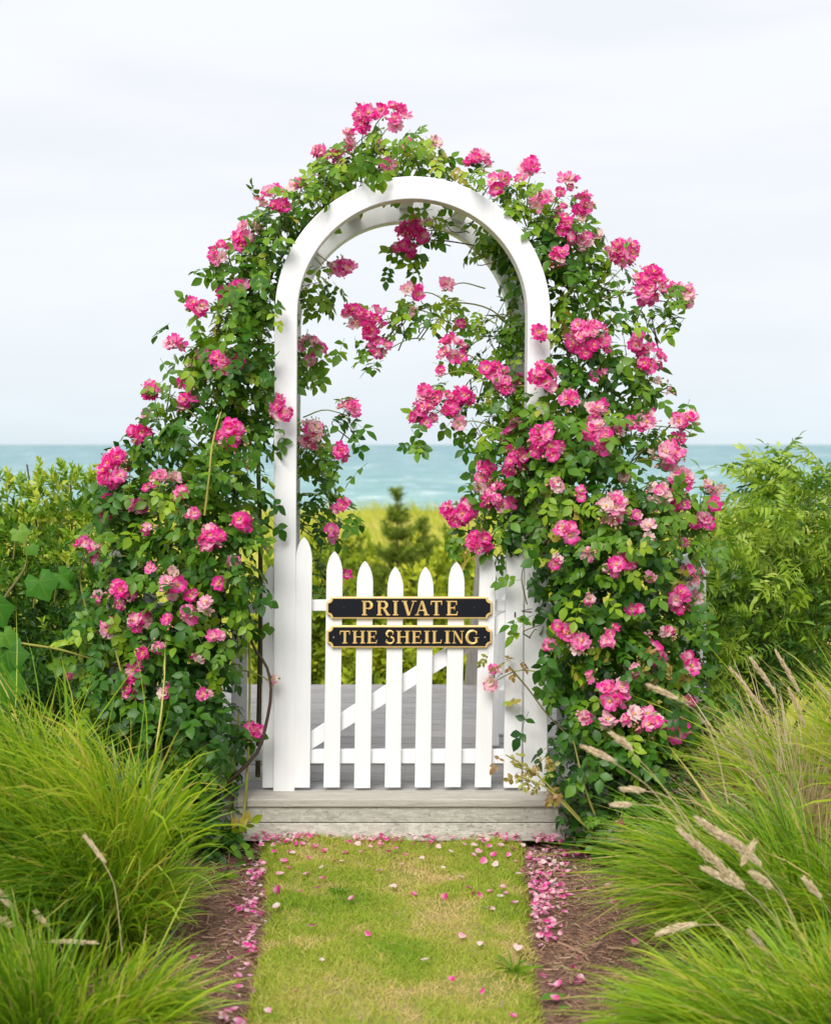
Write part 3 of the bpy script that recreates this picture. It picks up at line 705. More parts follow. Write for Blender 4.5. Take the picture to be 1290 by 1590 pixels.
# bud / spent sepal star
def bud_proto():
    us = [(0, .1), (.25, .3), (.6, .34), (1.0, .02)]; V, Fs = [], []
    for u, r in us:
        for k in range(5): V.append((u, r * math.cos(k * 1.2566), r * math.sin(k * 1.2566)))
    for i in range(3):
        for k in range(5):
            a, b, c, d = i * 5 + k, i * 5 + (k + 1) % 5, (i + 1) * 5 + (k + 1) % 5, (i + 1) * 5 + k
            Fs += [(a, b, c), (a, c, d)]
    return np.array(V), np.array(Fs), np.zeros(20)
BUD = bud_proto()
TONEMIX = {'h': [0, 1, 1, 2, 2, 3, 3], 'm': [0, 1, 2, 3, 4, 5], 'p': [2, 3, 5, 5, 6], 'f': [5, 6, 6, 4], 'd': [0, 0, 1]}
def flower_cluster(parent, px, py, rx, ry, tone, y, anchor, budget, rest):
    c = at(px, py, y); d = (y - CY) / F; rad = np.array((rx * d, min(rx, ry) * d * .9, ry * d))
    n = max(1, int(round(rx * ry / 118 * (2.8 if tone != 'f' else 1.2))))
    if rx * ry < 110: n = max(1, min(n, 2))
    A = Acc(); base = c + np.array((0, rad[1] * .6, -rad[2] * .5))
    outs = []
    for i in range(n):
        u = rnd_dir(1)[0]; u[1] = -abs(u[1]) * 1.2 if rng.random() < .8 else u[1]; u[2] += .12; u = u / np.linalg.norm(u)
        p = c + u * rad * (rng.uniform(.55, .95) if n > 1 else 0)
        outs.append((p, u))
    for (p, u) in outs:                     # pedicels
        tv, tf = tube([base, (base + p) / 2 + np.array((0, 0, .003)), p - u * .006], .0016, .0011, 3)
        A.add(tv, np.vstack([tf[:, [0, 1, 2]], tf[:, [0, 2, 3]]]), rng.uniform(.2, .55))
    nb = int(n * (2.2 if tone in 'fp' else 1.0)) + 3
    for i in range(nb):                      # buds and spent hips between the flowers
        u = rnd_dir(1)[0]; u[1] = -abs(u[1]); p = c + u * rad * rng.uniform(.7, 1.12)
        Rm = frames(u[None], np.array([[0, .3, 1.0]]))[0]
        A.add(BUD[0] @ Rm.T * rng.uniform(.008, .015) + p, BUD[1], rng.choice([.3, .55, .7, .95, 1.0]))
        tv, tf = tube([base, p], .0012, .0008, 3); A.add(tv, np.vstack([tf[:, [0, 1, 2]], tf[:, [0, 2, 3]]]), .4)
    if anchor is not None:                   # the shoot that carries the cluster
        mid = (anchor + base) / 2 + np.array((rng.normal(0, .02), rng.normal(0, .02), .03))
        tv, tf = tube(smooth_path([anchor, mid, base], 8), .0032, .002, 4); A.add(tv, np.vstack([tf[:, [0, 1, 2]], tf[:, [0, 2, 3]]]), .45)
    o = part('flower_cluster', A.mesh('flower_cluster', M_SEPAL), parent)
    for (p, u) in outs:
        sz = rng.uniform(.02, .036) * (1.0 if rx * ry > 90 else .85)
        face = u * np.array((.8, 1, .7)) + np.array((0, -.55, .3)) + rng.normal(0, .28, 3)
        k, tn = int(rng.integers(0, len(BL))), int(rng.choice(TONEMIX[tone]))
        z = norm(face[None]); x = norm(np.cross(z, rnd_dir(1))); yv = np.cross(z, x)
        if budget[0] > 0:
            budget[0] -= 1
            b = bpy.data.objects.new('blossom', blossom_mesh(k, tn)); COL.objects.link(b); b.parent = o; b.matrix_parent_inverse = Matrix.Translation(parent.location).inverted()
            m4 = Matrix.Identity(4)
            for r_ in range(3):
                for cc, a in enumerate((x, yv, z)): m4[r_][cc] = float(a[0][r_]) * sz
                m4[r_][3] = float(p[r_])
            b.matrix_basis = m4; b.matrix_parent_inverse = Matrix.Identity(4)
            # the cluster mesh is in world space shifted by the plant's origin
            b.matrix_basis = m4
        else:
            rest.append((k, tn, p, np.stack([x[0], yv[0], z[0]], -1), sz))
    return o

def rose(name_label, origin, blobs, clusters, keep, canes, seed_tint, extra_shoots=()):
    root = thing('climbing_rose', origin, name_label, 'climbing rose', 'roses trained over the white arch')
    P, O, T = in_blobs(blobs, 1 / 112.0)
    k_ = keep(P); P, O, T = P[k_], O[k_], T[k_]
    fn = fnoise(P, 5.5, origin[0]); k_ = (fn > -.17) | (rng.random(len(P)) < .25); P, O, T, fn = P[k_], O[k_], T[k_], fn[k_]
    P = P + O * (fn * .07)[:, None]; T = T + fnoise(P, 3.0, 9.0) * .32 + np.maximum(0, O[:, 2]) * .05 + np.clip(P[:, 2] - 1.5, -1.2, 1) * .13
    nb_ = np.array([(np.einsum('ij,ij->i', P - p, P - p) < .0225).sum() for p in P]); k_ = nb_ > 4; P, O, T = P[k_], O[k_], T[k_]
    # leaves around each flower cluster so that it sits on its shoot
    ex = []
    for c in clusters:
        cc = at(c[0], c[1], c[5])
        for j in range(3 if c[2] * c[3] > 130 else 2): ex.append(cc + np.array((rng.normal(0, .045), abs(rng.normal(.03, .03)), -c[3] * .0026 * rng.uniform(.7, 1.8))))
    ex = np.array(ex); ey_ = topx(ex)[1]; ex = ex[keep(ex) | (np.abs(ey_ - 650) < 30)]
    P = np.vstack([P, ex]); O = np.vstack([O, norm(rng.normal(0, .5, (len(ex), 3)) + np.array((0, -.5, -.1)))]); T = np.concatenate([T, np.full(len(ex), .08)])
    n = len(P)
    up = norm(O * np.array((.55, .75, .5)) + np.array((0, -.25, .75)) + rng.normal(0, .42, (n, 3)))
    ax = np.cross(up, rnd_dir(n)) + O * .35 + np.array((0, 0, -.42))
    Rm = frames(ax, up); sc = rng.uniform(.075, .118, n)
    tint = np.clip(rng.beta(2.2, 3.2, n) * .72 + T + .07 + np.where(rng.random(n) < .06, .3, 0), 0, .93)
    which = rng.integers(0, len(ROSE_P), n)
    order = np.argsort(P[:, 1]); own = np.zeros(n, bool)
    # the nearest leaves become separate parts
    own[order[:290]] = True
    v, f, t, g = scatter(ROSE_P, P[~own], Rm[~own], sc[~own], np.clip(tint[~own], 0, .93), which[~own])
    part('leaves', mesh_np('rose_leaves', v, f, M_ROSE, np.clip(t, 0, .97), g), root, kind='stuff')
    cache = {}
    for i in np.nonzero(own)[0]:
        key = (int(which[i]), int(tint[i] * 5))
        if key not in cache:
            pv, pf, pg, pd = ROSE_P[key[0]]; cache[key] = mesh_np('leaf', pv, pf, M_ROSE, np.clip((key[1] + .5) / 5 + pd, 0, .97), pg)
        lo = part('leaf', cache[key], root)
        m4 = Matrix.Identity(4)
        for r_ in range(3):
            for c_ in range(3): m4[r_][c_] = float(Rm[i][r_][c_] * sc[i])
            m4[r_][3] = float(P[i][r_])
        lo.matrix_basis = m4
    # canes
    for pts, r0, r1, tn in canes:
        tv, tf = tube(smooth_path(pts, 18), r0, r1, 6); part('cane', mesh_np('cane', tv, tf, M_CANE, np.clip(tn + rng.normal(0, .05, len(tv)), 0, 1), np.zeros(len(tv))), root)
    # thin shoots inside the bush
    A = Acc()
    for b in blobs:
        c = at(b[0], b[1], b[4]); d = (b[4] - CY) / F
        for j in range(5):
            u = rnd_dir(1)[0]; e = c + u * np.array((b[2] * d, b[5], b[3] * d)) * rng.uniform(.7, 1.05)
            if not keep(e[None])[0]: continue
            s0 = c + rng.normal(0, .03, 3) + np.array((0, 0, -.08))
            tv, tf = tube(smooth_path([s0, (s0 + e) / 2 + rng.normal(0, .03, 3), e], 7), .003, .0015, 4); A.add(tv, tf, rng.uniform(.15, .6))
    part('shoots', A.mesh('shoots', M_CANE), root, kind='stuff')
    budget, rest = [300], []
    for c in sorted(clusters, key=lambda q: -q[2] * q[3]):
        cc = at(c[0], c[1], c[5])
        dist = np.linalg.norm((P - cc) * np.array((1, .6, 1)), axis=1); cand = np.nonzero((dist > .05) & (dist < .25))[0]
        # stem root: towards the middle of the leaf mass
        ctr = P[np.nonzero(dist < .45)[0]].mean(axis=0)
        dv = ctr - cc; anc = cc + dv / max(.01, np.linalg.norm(dv)) * min(.2, np.linalg.norm(dv))
        flower_cluster(root, *c[:5], c[5], anc, budget, rest)
    if rest:
        pr = []; V, Fs, T_, G_, o, MI = [], [], [], [], 0, []
        for k, tn, p, Rr, sz in rest:
            (bv, bf, bg, bd), (sv, sf) = BL[k]; vv = np.vstack([bv, sv]) @ Rr.T * sz + p; ff = np.vstack([bf, sf + len(bv)])
            V.append(vv); Fs.append(ff + o); T_.append(np.clip(TONES[tn] + np.concatenate([bd, np.zeros(len(sv))]), 0, 1)); G_.append(np.concatenate([bg, np.zeros(len(sv))])); o += len(vv); MI.append(np.r_[np.zeros(len(bf)), np.ones(len(sf))])
        me = mesh_np('blossoms', np.concatenate(V), np.concatenate(Fs), M_PETAL, np.concatenate(T_), np.concatenate(G_)); me.materials.append(M_STAMEN)
        me.polygons.foreach_set('material_index', np.concatenate(MI).astype(np.int32)); part('small_blossoms', me, root, kind='stuff')
    return root

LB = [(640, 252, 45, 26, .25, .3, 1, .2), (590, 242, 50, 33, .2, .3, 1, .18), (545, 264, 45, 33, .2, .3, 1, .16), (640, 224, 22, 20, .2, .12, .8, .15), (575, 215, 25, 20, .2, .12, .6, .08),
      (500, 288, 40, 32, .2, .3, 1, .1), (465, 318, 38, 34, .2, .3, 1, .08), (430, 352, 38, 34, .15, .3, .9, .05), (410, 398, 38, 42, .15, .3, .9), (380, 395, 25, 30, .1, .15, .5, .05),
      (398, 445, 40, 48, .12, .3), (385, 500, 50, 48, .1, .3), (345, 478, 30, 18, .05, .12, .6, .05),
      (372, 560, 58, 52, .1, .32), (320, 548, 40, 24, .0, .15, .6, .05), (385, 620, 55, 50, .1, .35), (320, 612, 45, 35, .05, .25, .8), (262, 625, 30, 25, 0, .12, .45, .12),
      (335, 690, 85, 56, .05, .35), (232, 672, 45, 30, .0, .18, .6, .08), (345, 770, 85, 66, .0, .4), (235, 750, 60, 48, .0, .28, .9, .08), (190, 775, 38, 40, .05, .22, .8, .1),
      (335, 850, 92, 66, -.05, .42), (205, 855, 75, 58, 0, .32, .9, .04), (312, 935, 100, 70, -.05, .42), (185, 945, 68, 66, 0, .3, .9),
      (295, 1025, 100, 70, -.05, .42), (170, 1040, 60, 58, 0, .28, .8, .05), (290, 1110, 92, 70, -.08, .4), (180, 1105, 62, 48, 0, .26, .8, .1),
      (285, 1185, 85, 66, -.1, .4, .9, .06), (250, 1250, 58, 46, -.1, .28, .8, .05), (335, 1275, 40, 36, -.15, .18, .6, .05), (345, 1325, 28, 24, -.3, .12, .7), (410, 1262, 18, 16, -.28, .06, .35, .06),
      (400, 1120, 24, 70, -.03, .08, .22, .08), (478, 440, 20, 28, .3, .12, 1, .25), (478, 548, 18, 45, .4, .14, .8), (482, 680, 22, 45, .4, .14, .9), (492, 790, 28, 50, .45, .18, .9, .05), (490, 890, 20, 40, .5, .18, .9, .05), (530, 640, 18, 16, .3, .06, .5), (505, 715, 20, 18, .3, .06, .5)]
LX = [(150, 930, 8, 9, 'p', -.2), (245, 1000, 8, 8, 'm', -.4), (335, 990, 8, 8, 'p', -.42), (225, 1010, 9, 8, 'h', -.35), (150, 1085, 8, 8, 'p', -.2), (262, 1075, 8, 9, 'm', -.42), (320, 1080, 9, 8, 'p', -.42), (240, 880, 9, 8, 'm', -.35), (300, 800, 9, 9, 'p', -.35), (230, 820, 9, 8, 'm', -.25), (390, 720, 9, 9, 'p', -.2), (330, 560, 8, 8, 'h', -.1), (160, 800, 8, 8, 'p', -.1), (345, 905, 8, 8, 'h', -.4), (205, 790, 8, 8, 'p', -.15)]
LC = LX + [(566, 185, 20, 28, 'h', .15), (594, 173, 9, 11, 'h', .2), (617, 178, 16, 20, 'm', .18), (543, 218, 12, 16, 'm', .1), (500, 234, 15, 12, 'm', .1), (528, 243, 18, 9, 'h', .08), (588, 223, 8, 8, 'f', .1), (598, 252, 10, 13, 'p', .0), (626, 225, 12, 9, 'p', .12), (676, 220, 8, 9, 'p', .2),
      (468, 286, 16, 10, 'm', .08), (489, 268, 7, 6, 'f', .1), (403, 315, 10, 9, 'p', .05), (425, 303, 12, 11, 'm', .05), (435, 325, 15, 12, 'h', .0), (388, 360, 15, 14, 'm', .0), (375, 377, 12, 14, 'h', .0), (343, 392, 16, 14, 'm', .0),
      (372, 447, 15, 12, 'h', .0), (348, 463, 16, 12, 'h', .0), (306, 478, 15, 13, 'h', .0), (266, 535, 15, 12, 'm', .0), (312, 557, 20, 13, 'p', -.05), (355, 563, 22, 20, 'm', -.15), (286, 594, 9, 9, 'h', -.02), (233, 610, 18, 14, 'h', .0), (293, 625, 12, 12, 'h', -.05), (280, 634, 10, 8, 'h', -.05), (228, 645, 10, 10, 'f', 0), (218, 677, 20, 17, 'h', -.05),
      (438, 632, 20, 20, 'm', -.1), (360, 677, 27, 24, 'm', -.25), (180, 727, 28, 30, 'h', -.12), (254, 742, 22, 11, 'p', -.2), (236, 757, 10, 9, 'h', -.2), (285, 776, 9, 15, 'm', -.25), (170, 780, 12, 14, 'm', -.1), (212, 785, 14, 12, 'h', -.15), (376, 810, 15, 15, 'm', -.32), (328, 838, 24, 22, 'm', -.38), (130, 845, 10, 10, 'h', -.1), (150, 862, 10, 16, 'm', -.12), (415, 850, 8, 7, 'p', -.2), (362, 873, 10, 9, 'p', -.38),
      (187, 922, 21, 22, 'h', -.25), (216, 962, 17, 16, 'm', -.3), (270, 912, 16, 15, 'p', -.4), (270, 887, 5, 7, 'p', -.4), (262, 966, 9, 10, 'h', -.42), (293, 953, 12, 11, 'h', -.42), (322, 942, 14, 10, 'p', -.42), (170, 980, 12, 16, 'm', -.22), (303, 1026, 9, 9, 'm', -.42), (297, 925, 7, 9, 'h', -.4),
      (212, 1040, 14, 12, 'm', -.3), (210, 1068, 16, 18, 'd', -.3), (197, 1080, 7, 6, 'p', -.32), (107, 1050, 7, 9, 'h', -.1), (425, 1055, 11, 11, 'f', -.1), (398, 1133, 14, 12, 'p', -.15), (243, 1234, 9, 9, 'm', -.38), (248, 1252, 10, 9, 'm', -.4), (270, 1254, 12, 10, 'm', -.4),
      (534, 415, 16, 18, 'm', .18), (510, 420, 11, 14, 'f', .22), (485, 535, 20, 17, 'm', .25), (482, 560, 17, 8, 'f', .25), (486, 675, 20, 25, 'p', .25), (543, 638, 17, 16, 'm', .2), (529, 703, 12, 14, 'h', .22), (527, 785, 15, 13, 'm', .25), (515, 825, 9, 14, 'p', .3), (537, 893, 5, 12, 'm', .35)]
def keepL(P):
    px, py = topx(P); k = np.ones(len(P), bool); y = P[:, 1]; r = rng.random(len(P))
    inpost = (px > 411) & (px < 474) & (y < .1) & (py > 470); k &= ~(inpost & (r > -1))
    rad = np.hypot(px - 639.5, py - 489); band = (py < 489) & (rad < 229) & (rad > 164) & (y < .1); k &= ~band
    k &= ~((px > 384) & (px < 430) & (py > 835) & (y < .12) & (r > .03))
    k &= ~((px > 380) & (px < 430) & (py > 1150) & (py < 1232) & (r > .2)) 
    k &= P[:, 2] > -.02
    k &= ~((py < 489) & (rad < 170) & (px > 520))
    return k
def W(*pts): return [at(*p) for p in pts]
canesL = [(W((310, 1275, -.2), (350, 1220, -.2), (397, 1172, -.18), (412, 1130, -.17), (421, 1075, -.16), (414, 1035, -.14), (394, 1005, -.12), (381, 965, -.08)), .0085, .005, .05),
          (W((373, 1318, -.25), (384, 1200, -.16), (388, 1060, -.12), (385, 950, -.05)), .007, .004, .75), (W((363, 1305, -.22), (360, 1240, -.16), (372, 1100, -.1)), .006, .004, .8), (W((379, 1300, -.25), (362, 1278, -.2), (352, 1200, -.12)), .005, .0035, .85),
          (W((318, 800, -.32), (325, 740, -.34), (330, 690, -.3), (343, 640, -.2)), .005, .003, .8), (W((200, 1110, -.2), (192, 1060, -.28), (180, 1010, -.28)), .006, .004, .75), (W((250, 1090, -.4), (256, 1030, -.4), (258, 990, -.35)), .006, .004, .8),
          (W((165, 1010, -.15), (140, 960, -.18), (125, 900, -.12), (135, 850, -.1)), .005, .003, .65), (W((255, 1240, -.3), (250, 1150, -.36), (235, 1110, -.3)), .005, .003, .5), (W((-20, 990, -.3), (40, 1000, -.3), (90, 1008, -.25), (140, 1022, -.2)), .006, .004, .8),
          (W((400, 1230, .2), (405, 900, .25), (400, 600, .22), (420, 430, .2), (520, 300, .25)), .012, .006, .2), (W((345, 1300, -.05), (330, 1100, .05), (360, 800, .1), (390, 560, .1)), .012, .006, .2)]
rose('pink climbing rose on the seaward corner post, spreading out over the picket fence', (-.72, .0, 0), LB, LC, keepL, canesL, 0)

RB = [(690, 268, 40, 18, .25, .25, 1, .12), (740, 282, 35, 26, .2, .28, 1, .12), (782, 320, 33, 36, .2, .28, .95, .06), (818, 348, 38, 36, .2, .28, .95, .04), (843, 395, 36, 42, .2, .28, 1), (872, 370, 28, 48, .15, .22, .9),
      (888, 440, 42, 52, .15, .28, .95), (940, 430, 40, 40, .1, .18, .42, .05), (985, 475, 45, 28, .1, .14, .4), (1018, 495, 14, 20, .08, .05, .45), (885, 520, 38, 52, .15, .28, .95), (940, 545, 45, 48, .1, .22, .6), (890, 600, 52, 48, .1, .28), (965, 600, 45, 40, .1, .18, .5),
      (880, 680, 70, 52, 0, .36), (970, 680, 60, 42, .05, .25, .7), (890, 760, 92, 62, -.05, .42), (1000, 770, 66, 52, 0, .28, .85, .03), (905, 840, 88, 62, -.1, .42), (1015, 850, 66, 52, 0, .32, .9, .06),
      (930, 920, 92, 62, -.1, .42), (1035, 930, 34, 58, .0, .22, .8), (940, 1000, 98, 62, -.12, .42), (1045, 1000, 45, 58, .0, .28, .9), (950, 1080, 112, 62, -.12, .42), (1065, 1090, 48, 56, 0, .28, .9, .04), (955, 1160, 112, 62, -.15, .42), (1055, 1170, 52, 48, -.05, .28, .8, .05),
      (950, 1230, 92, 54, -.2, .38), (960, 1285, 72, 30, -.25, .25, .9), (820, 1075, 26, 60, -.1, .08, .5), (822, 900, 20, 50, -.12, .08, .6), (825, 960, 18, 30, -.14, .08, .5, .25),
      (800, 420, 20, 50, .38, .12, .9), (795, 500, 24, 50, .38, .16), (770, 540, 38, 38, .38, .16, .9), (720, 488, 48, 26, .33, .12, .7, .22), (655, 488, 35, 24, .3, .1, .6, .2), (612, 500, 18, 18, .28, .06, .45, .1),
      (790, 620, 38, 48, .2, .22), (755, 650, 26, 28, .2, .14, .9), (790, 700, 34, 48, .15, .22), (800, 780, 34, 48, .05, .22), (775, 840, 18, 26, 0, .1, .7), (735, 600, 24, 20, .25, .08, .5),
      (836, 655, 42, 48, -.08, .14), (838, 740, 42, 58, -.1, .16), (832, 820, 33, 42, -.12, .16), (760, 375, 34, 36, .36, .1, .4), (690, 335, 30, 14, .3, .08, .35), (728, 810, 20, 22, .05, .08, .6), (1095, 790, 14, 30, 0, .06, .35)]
RX = [(860, 870, 8, 9, 'p', -.42), (915, 860, 8, 8, 'm', -.46), (1010, 900, 9, 9, 'p', -.35), (985, 945, 8, 8, 'h', -.42), (1040, 985, 8, 9, 'p', -.3), (920, 1050, 9, 8, 'm', -.5), (905, 1110, 8, 8, 'p', -.5), (1075, 1085, 9, 8, 'm', -.3), (985, 1045, 8, 8, 'p', -.48), (900, 770, 9, 9, 'm', -.4), (970, 740, 9, 9, 'p', -.2), (985, 800, 9, 9, 'm', -.28), (1065, 840, 9, 9, 'p', -.15), (860, 750, 9, 9, 'p', -.38), (930, 580, 9, 9, 'm', -.1), (955, 670, 9, 9, 'p', -.15), (945, 1000, 8, 8, 'm', -.48)]
RC = RX + [(640, 360, 22, 22, 'd', .3), (630, 385, 20, 14, 'd', .3), (660, 350, 14, 12, 'f', .32), (746, 252, 19, 18, 'm', .12), (775, 285, 14, 15, 'h', .05), (825, 262, 17, 15, 'm', .12), (808, 278, 6, 7, 'h', .1), (838, 310, 16, 11, 'p', .02), (883, 285, 14, 14, 'm', .1), (868, 297, 8, 7, 'h', .08), (902, 312, 18, 16, 'h', .05), (873, 330, 14, 12, 'h', .0), (880, 358, 18, 22, 'h', -.02), (905, 338, 9, 12, 'f', .05), (868, 405, 16, 17, 'm', -.05), (903, 377, 13, 19, 'p', .0), (927, 365, 12, 10, 'f', .05),
      (970, 393, 24, 22, 'h', .05), (950, 385, 10, 10, 'm', .05), (1010, 445, 32, 31, 'h', .02), (1056, 460, 21, 21, 'p', .04), (912, 525, 35, 34, 'h', -.14), (995, 535, 15, 13, 'h', .0), (1010, 560, 23, 23, 'm', .0), (1020, 590, 9, 9, 'f', .02), (1036, 605, 8, 11, 'f', .02), (834, 520, 14, 13, 'h', -.1), (840, 585, 26, 18, 'h', -.15), (785, 592, 22, 22, 'm', .1), (765, 575, 16, 13, 'd', .15), (703, 543, 24, 20, 'h', .2), (546, 495, 11, 19, 'm', .25), (575, 500, 25, 26, 'h', .22), (590, 541, 14, 17, 'h', .22), (640, 455, 16, 10, 'm', .22), (690, 445, 9, 14, 'm', .24), (640, 482, 8, 6, 'f', .22), (715, 502, 6, 8, 'm', .25),
      (660, 635, 22, 34, 'h', .12), (690, 630, 20, 24, 'h', .1), (716, 615, 16, 14, 'm', .1), (712, 655, 12, 12, 'p', .1), (681, 580, 8, 9, 'h', .15), (885, 625, 14, 16, 'm', -.2), (925, 640, 18, 17, 'm', -.2), (930, 680, 27, 23, 'm', -.28), (848, 685, 26, 31, 'h', -.3), (803, 715, 24, 22, 'h', -.12), (805, 665, 12, 12, 'm', -.1), (785, 675, 8, 18, 'h', -.02), (755, 735, 17, 20, 'h', .02), (775, 770, 26, 24, 'h', -.08), (745, 757, 11, 9, 'f', .0), (712, 797, 26, 24, 'h', -.02), (737, 843, 29, 22, 'h', -.08),
      (998, 655, 22, 16, 'p', -.1), (1060, 657, 24, 17, 'm', .0), (1053, 680, 8, 8, 'h', .0), (1035, 705, 26, 24, 'p', -.12), (1055, 745, 23, 20, 'm', -.12), (1023, 770, 21, 21, 'p', -.2), (1050, 777, 22, 17, 'm', -.15), (1107, 753, 15, 9, 'p', -.05), (1100, 779, 12, 12, 'h', -.05), (1090, 810, 12, 14, 'm', -.08), (950, 790, 24, 29, 'p', -.42), (882, 820, 11, 17, 'm', -.42), (1000, 830, 14, 18, 'f', -.3), (961, 878, 21, 19, 'm', -.46), (1071, 895, 14, 15, 'p', -.12), (1050, 930, 18, 20, 'h', -.22), (1085, 925, 8, 10, 'p', -.08), (918, 927, 7, 10, 'p', -.46), (868, 973, 12, 12, 'm', -.42), (882, 990, 11, 9, 'm', -.43), (903, 1000, 14, 17, 'p', -.45), (850, 1003, 9, 8, 'm', -.3), (948, 980, 10, 8, 'd', -.46), (1012, 1015, 22, 16, 'm', -.32), (1070, 1033, 14, 18, 'm', -.2), (1005, 985, 5, 6, 'p', -.35),
      (955, 1075, 22, 22, 'm', -.5), (985, 1115, 16, 14, 'p', -.52), (1003, 1125, 20, 18, 'h', -.52), (1043, 1130, 20, 20, 'h', -.45), (945, 1125, 12, 14, 'f', -.52), (962, 1281, 4, 6, 'h', -.5), (767, 1052, 9, 16, 'p', -.1)]
def keepR(P):
    px, py = topx(P); k = np.ones(len(P), bool); y = P[:, 1]; r = rng.random(len(P))
    rad = np.hypot(px - 639.5, py - 489); k &= ~((py < 489) & (rad < 229) & (rad > 164) & (y < .1))
    k &= ~((px > 812) & (px < 857) & (py > 480) & (py < 585) & (y < .1) & (r > .03))
    k &= ~((px > 770) & (px < 838) & (py > 880) & (y < .1) & (r > .3)); k &= ~((px > 775) & (px < 842) & (py > 1110) & (y < .1) & (r > .12))
    k &= ~((px < 860) & (py > 1150) & (r > .2)); k &= ~((px < 778) & (py > 870) & (r > .1)); k &= P[:, 2] > -.02
    return k
canesR = [(W((925, 1300, -.4), (880, 1250, -.42), (830, 1200, -.4), (785, 1172, -.36)), .0055, .003, .72), (W((940, 1305, -.42), (910, 1230, -.45), (890, 1150, -.4)), .0055, .003, .7), (W((950, 1320, -.42), (900, 1275, -.46), (850, 1225, -.44), (808, 1205, -.4)), .005, .0025, .72),
          (W((790, 1035, -.12), (820, 1070, -.14), (850, 1110, -.2), (890, 1150, -.3)), .004, .0025, .5), (W((1000, 470, .1), (950, 505, .1), (905, 540, .1)), .004, .002, .3), (W((1040, 600, .05), (985, 625, .06), (930, 660, .05)), .0035, .002, .35), (W((1090, 800, .0), (1050, 840, .0), (1010, 890, -.05)), .006, .003, .35), (W((1050, 650, .03), (1000, 700, .0), (950, 740, 0)), .004, .002, .4),
          (W((575, 515, .28), (640, 485, .3), (700, 470, .33), (760, 480, .36), (805, 520, .36)), .004, .003, .65), (W((650, 372, .32), (700, 375, .34), (760, 388, .38), (800, 410, .4)), .0035, .0025, .2), (W((850, 1250, .2), (835, 900, .22), (830, 600, .22), (805, 420, .3), (720, 320, .3)), .012, .006, .2), (W((960, 1290, -.1), (940, 1000, 0), (900, 700, .1), (870, 450, .15)), .012, .006, .2)]
rr_ = rose('pink climbing rose on the latch side, arching in through the opening', (.95, -.05, 0), RB, RC, keepR, canesR, 0)
# young bronze shoots low on that rose, in front of the post foot
P = np.array([at(*(rng.uniform(0, 1) * (np.array((875, 1235, -.43)) - np.array((778, 1168, -.37))) + np.array((778, 1168, -.37)) + np.array((rng.normal(0, 8), rng.normal(0, 9), rng.normal(0, .03))))) for _ in range(20)] + [at(812 + rng.normal(0, 14), 1205 + rng.normal(0, 8), -.4) for _ in range(6)] + [at(790 + rng.normal(0, 14), 1025 + rng.normal(0, 7), -.14) for _ in range(6)] + [at(1010 + rng.normal(0, 30), 1060 + rng.normal(0, 24), -.46) for _ in range(16)])
n = len(P); up = norm(np.array((0, -.5, .8)) + rng.normal(0, .5, (n, 3)))
v, f, t, g = scatter(ROSE_P, P, frames(np.cross(up, rnd_dir(n)), up), rng.uniform(.038, .062, n), rng.uniform(.2, 1, n))
part('bronze_shoots', mesh_np('bronze_shoots', v, f, M_BRONZE, t, g), rr_, kind='stuff', label='bronze young shoots low on the rose')

# ---------------------------------------------------------------- bushes either side
def bush(name, label, cat, origin, blobs, protos, mat, per, size, axis_bias, up_bias, beta, stems, nparts=160, partname='leaf_spray', group=None, back=.5, smin=.8, topl=.0):
    root = thing(name, origin, label, cat, group)
    P, O, T = in_blobs(blobs, per, back=back)
    if len(P) < 9000:
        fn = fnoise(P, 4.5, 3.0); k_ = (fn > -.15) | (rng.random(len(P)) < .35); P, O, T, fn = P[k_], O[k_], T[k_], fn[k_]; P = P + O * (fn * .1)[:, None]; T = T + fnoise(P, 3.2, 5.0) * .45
    n = len(P); up = norm(O * .6 + np.array(up_bias) + rng.normal(0, .4, (n, 3)))
    ax = O * .6 + np.array(axis_bias) + rng.normal(0, .45, (n, 3))
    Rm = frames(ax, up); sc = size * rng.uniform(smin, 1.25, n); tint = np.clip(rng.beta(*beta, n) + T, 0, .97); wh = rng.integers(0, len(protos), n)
    own = np.zeros(n, bool)
    if nparts: own[np.argsort(P[:, 1])[:nparts]] = True
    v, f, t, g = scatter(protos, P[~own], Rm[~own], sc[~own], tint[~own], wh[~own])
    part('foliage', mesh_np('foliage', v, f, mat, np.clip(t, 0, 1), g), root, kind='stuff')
    cache = {}
    for i in np.nonzero(own)[0]:
        key = (int(wh[i]), int(tint[i] * 6))
        if key not in cache:
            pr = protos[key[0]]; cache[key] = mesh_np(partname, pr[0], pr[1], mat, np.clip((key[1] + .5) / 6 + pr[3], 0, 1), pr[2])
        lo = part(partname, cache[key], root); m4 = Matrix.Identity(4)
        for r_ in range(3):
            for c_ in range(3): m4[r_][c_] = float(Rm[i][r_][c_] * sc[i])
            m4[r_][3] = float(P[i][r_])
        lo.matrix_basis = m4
    base = np.array(origin)
    for j in range(stems):
        b = blobs[rng.integers(0, len(blobs))]; e = at(b[0], b[1], b[4]) + rng.normal(0, .05, 3)
        tv, tf = tube(smooth_path([base + rng.normal(0, .06, 3) * np.array((1, 1, 0)), (base + e) / 2 + rng.normal(0, .05, 3), e], 9), .012, .004, 5)
        part('stem', mesh_np('stem', tv, tf, M_BARK, np.full(len(tv), rng.random()), np.zeros(len(tv))), root)
    return root
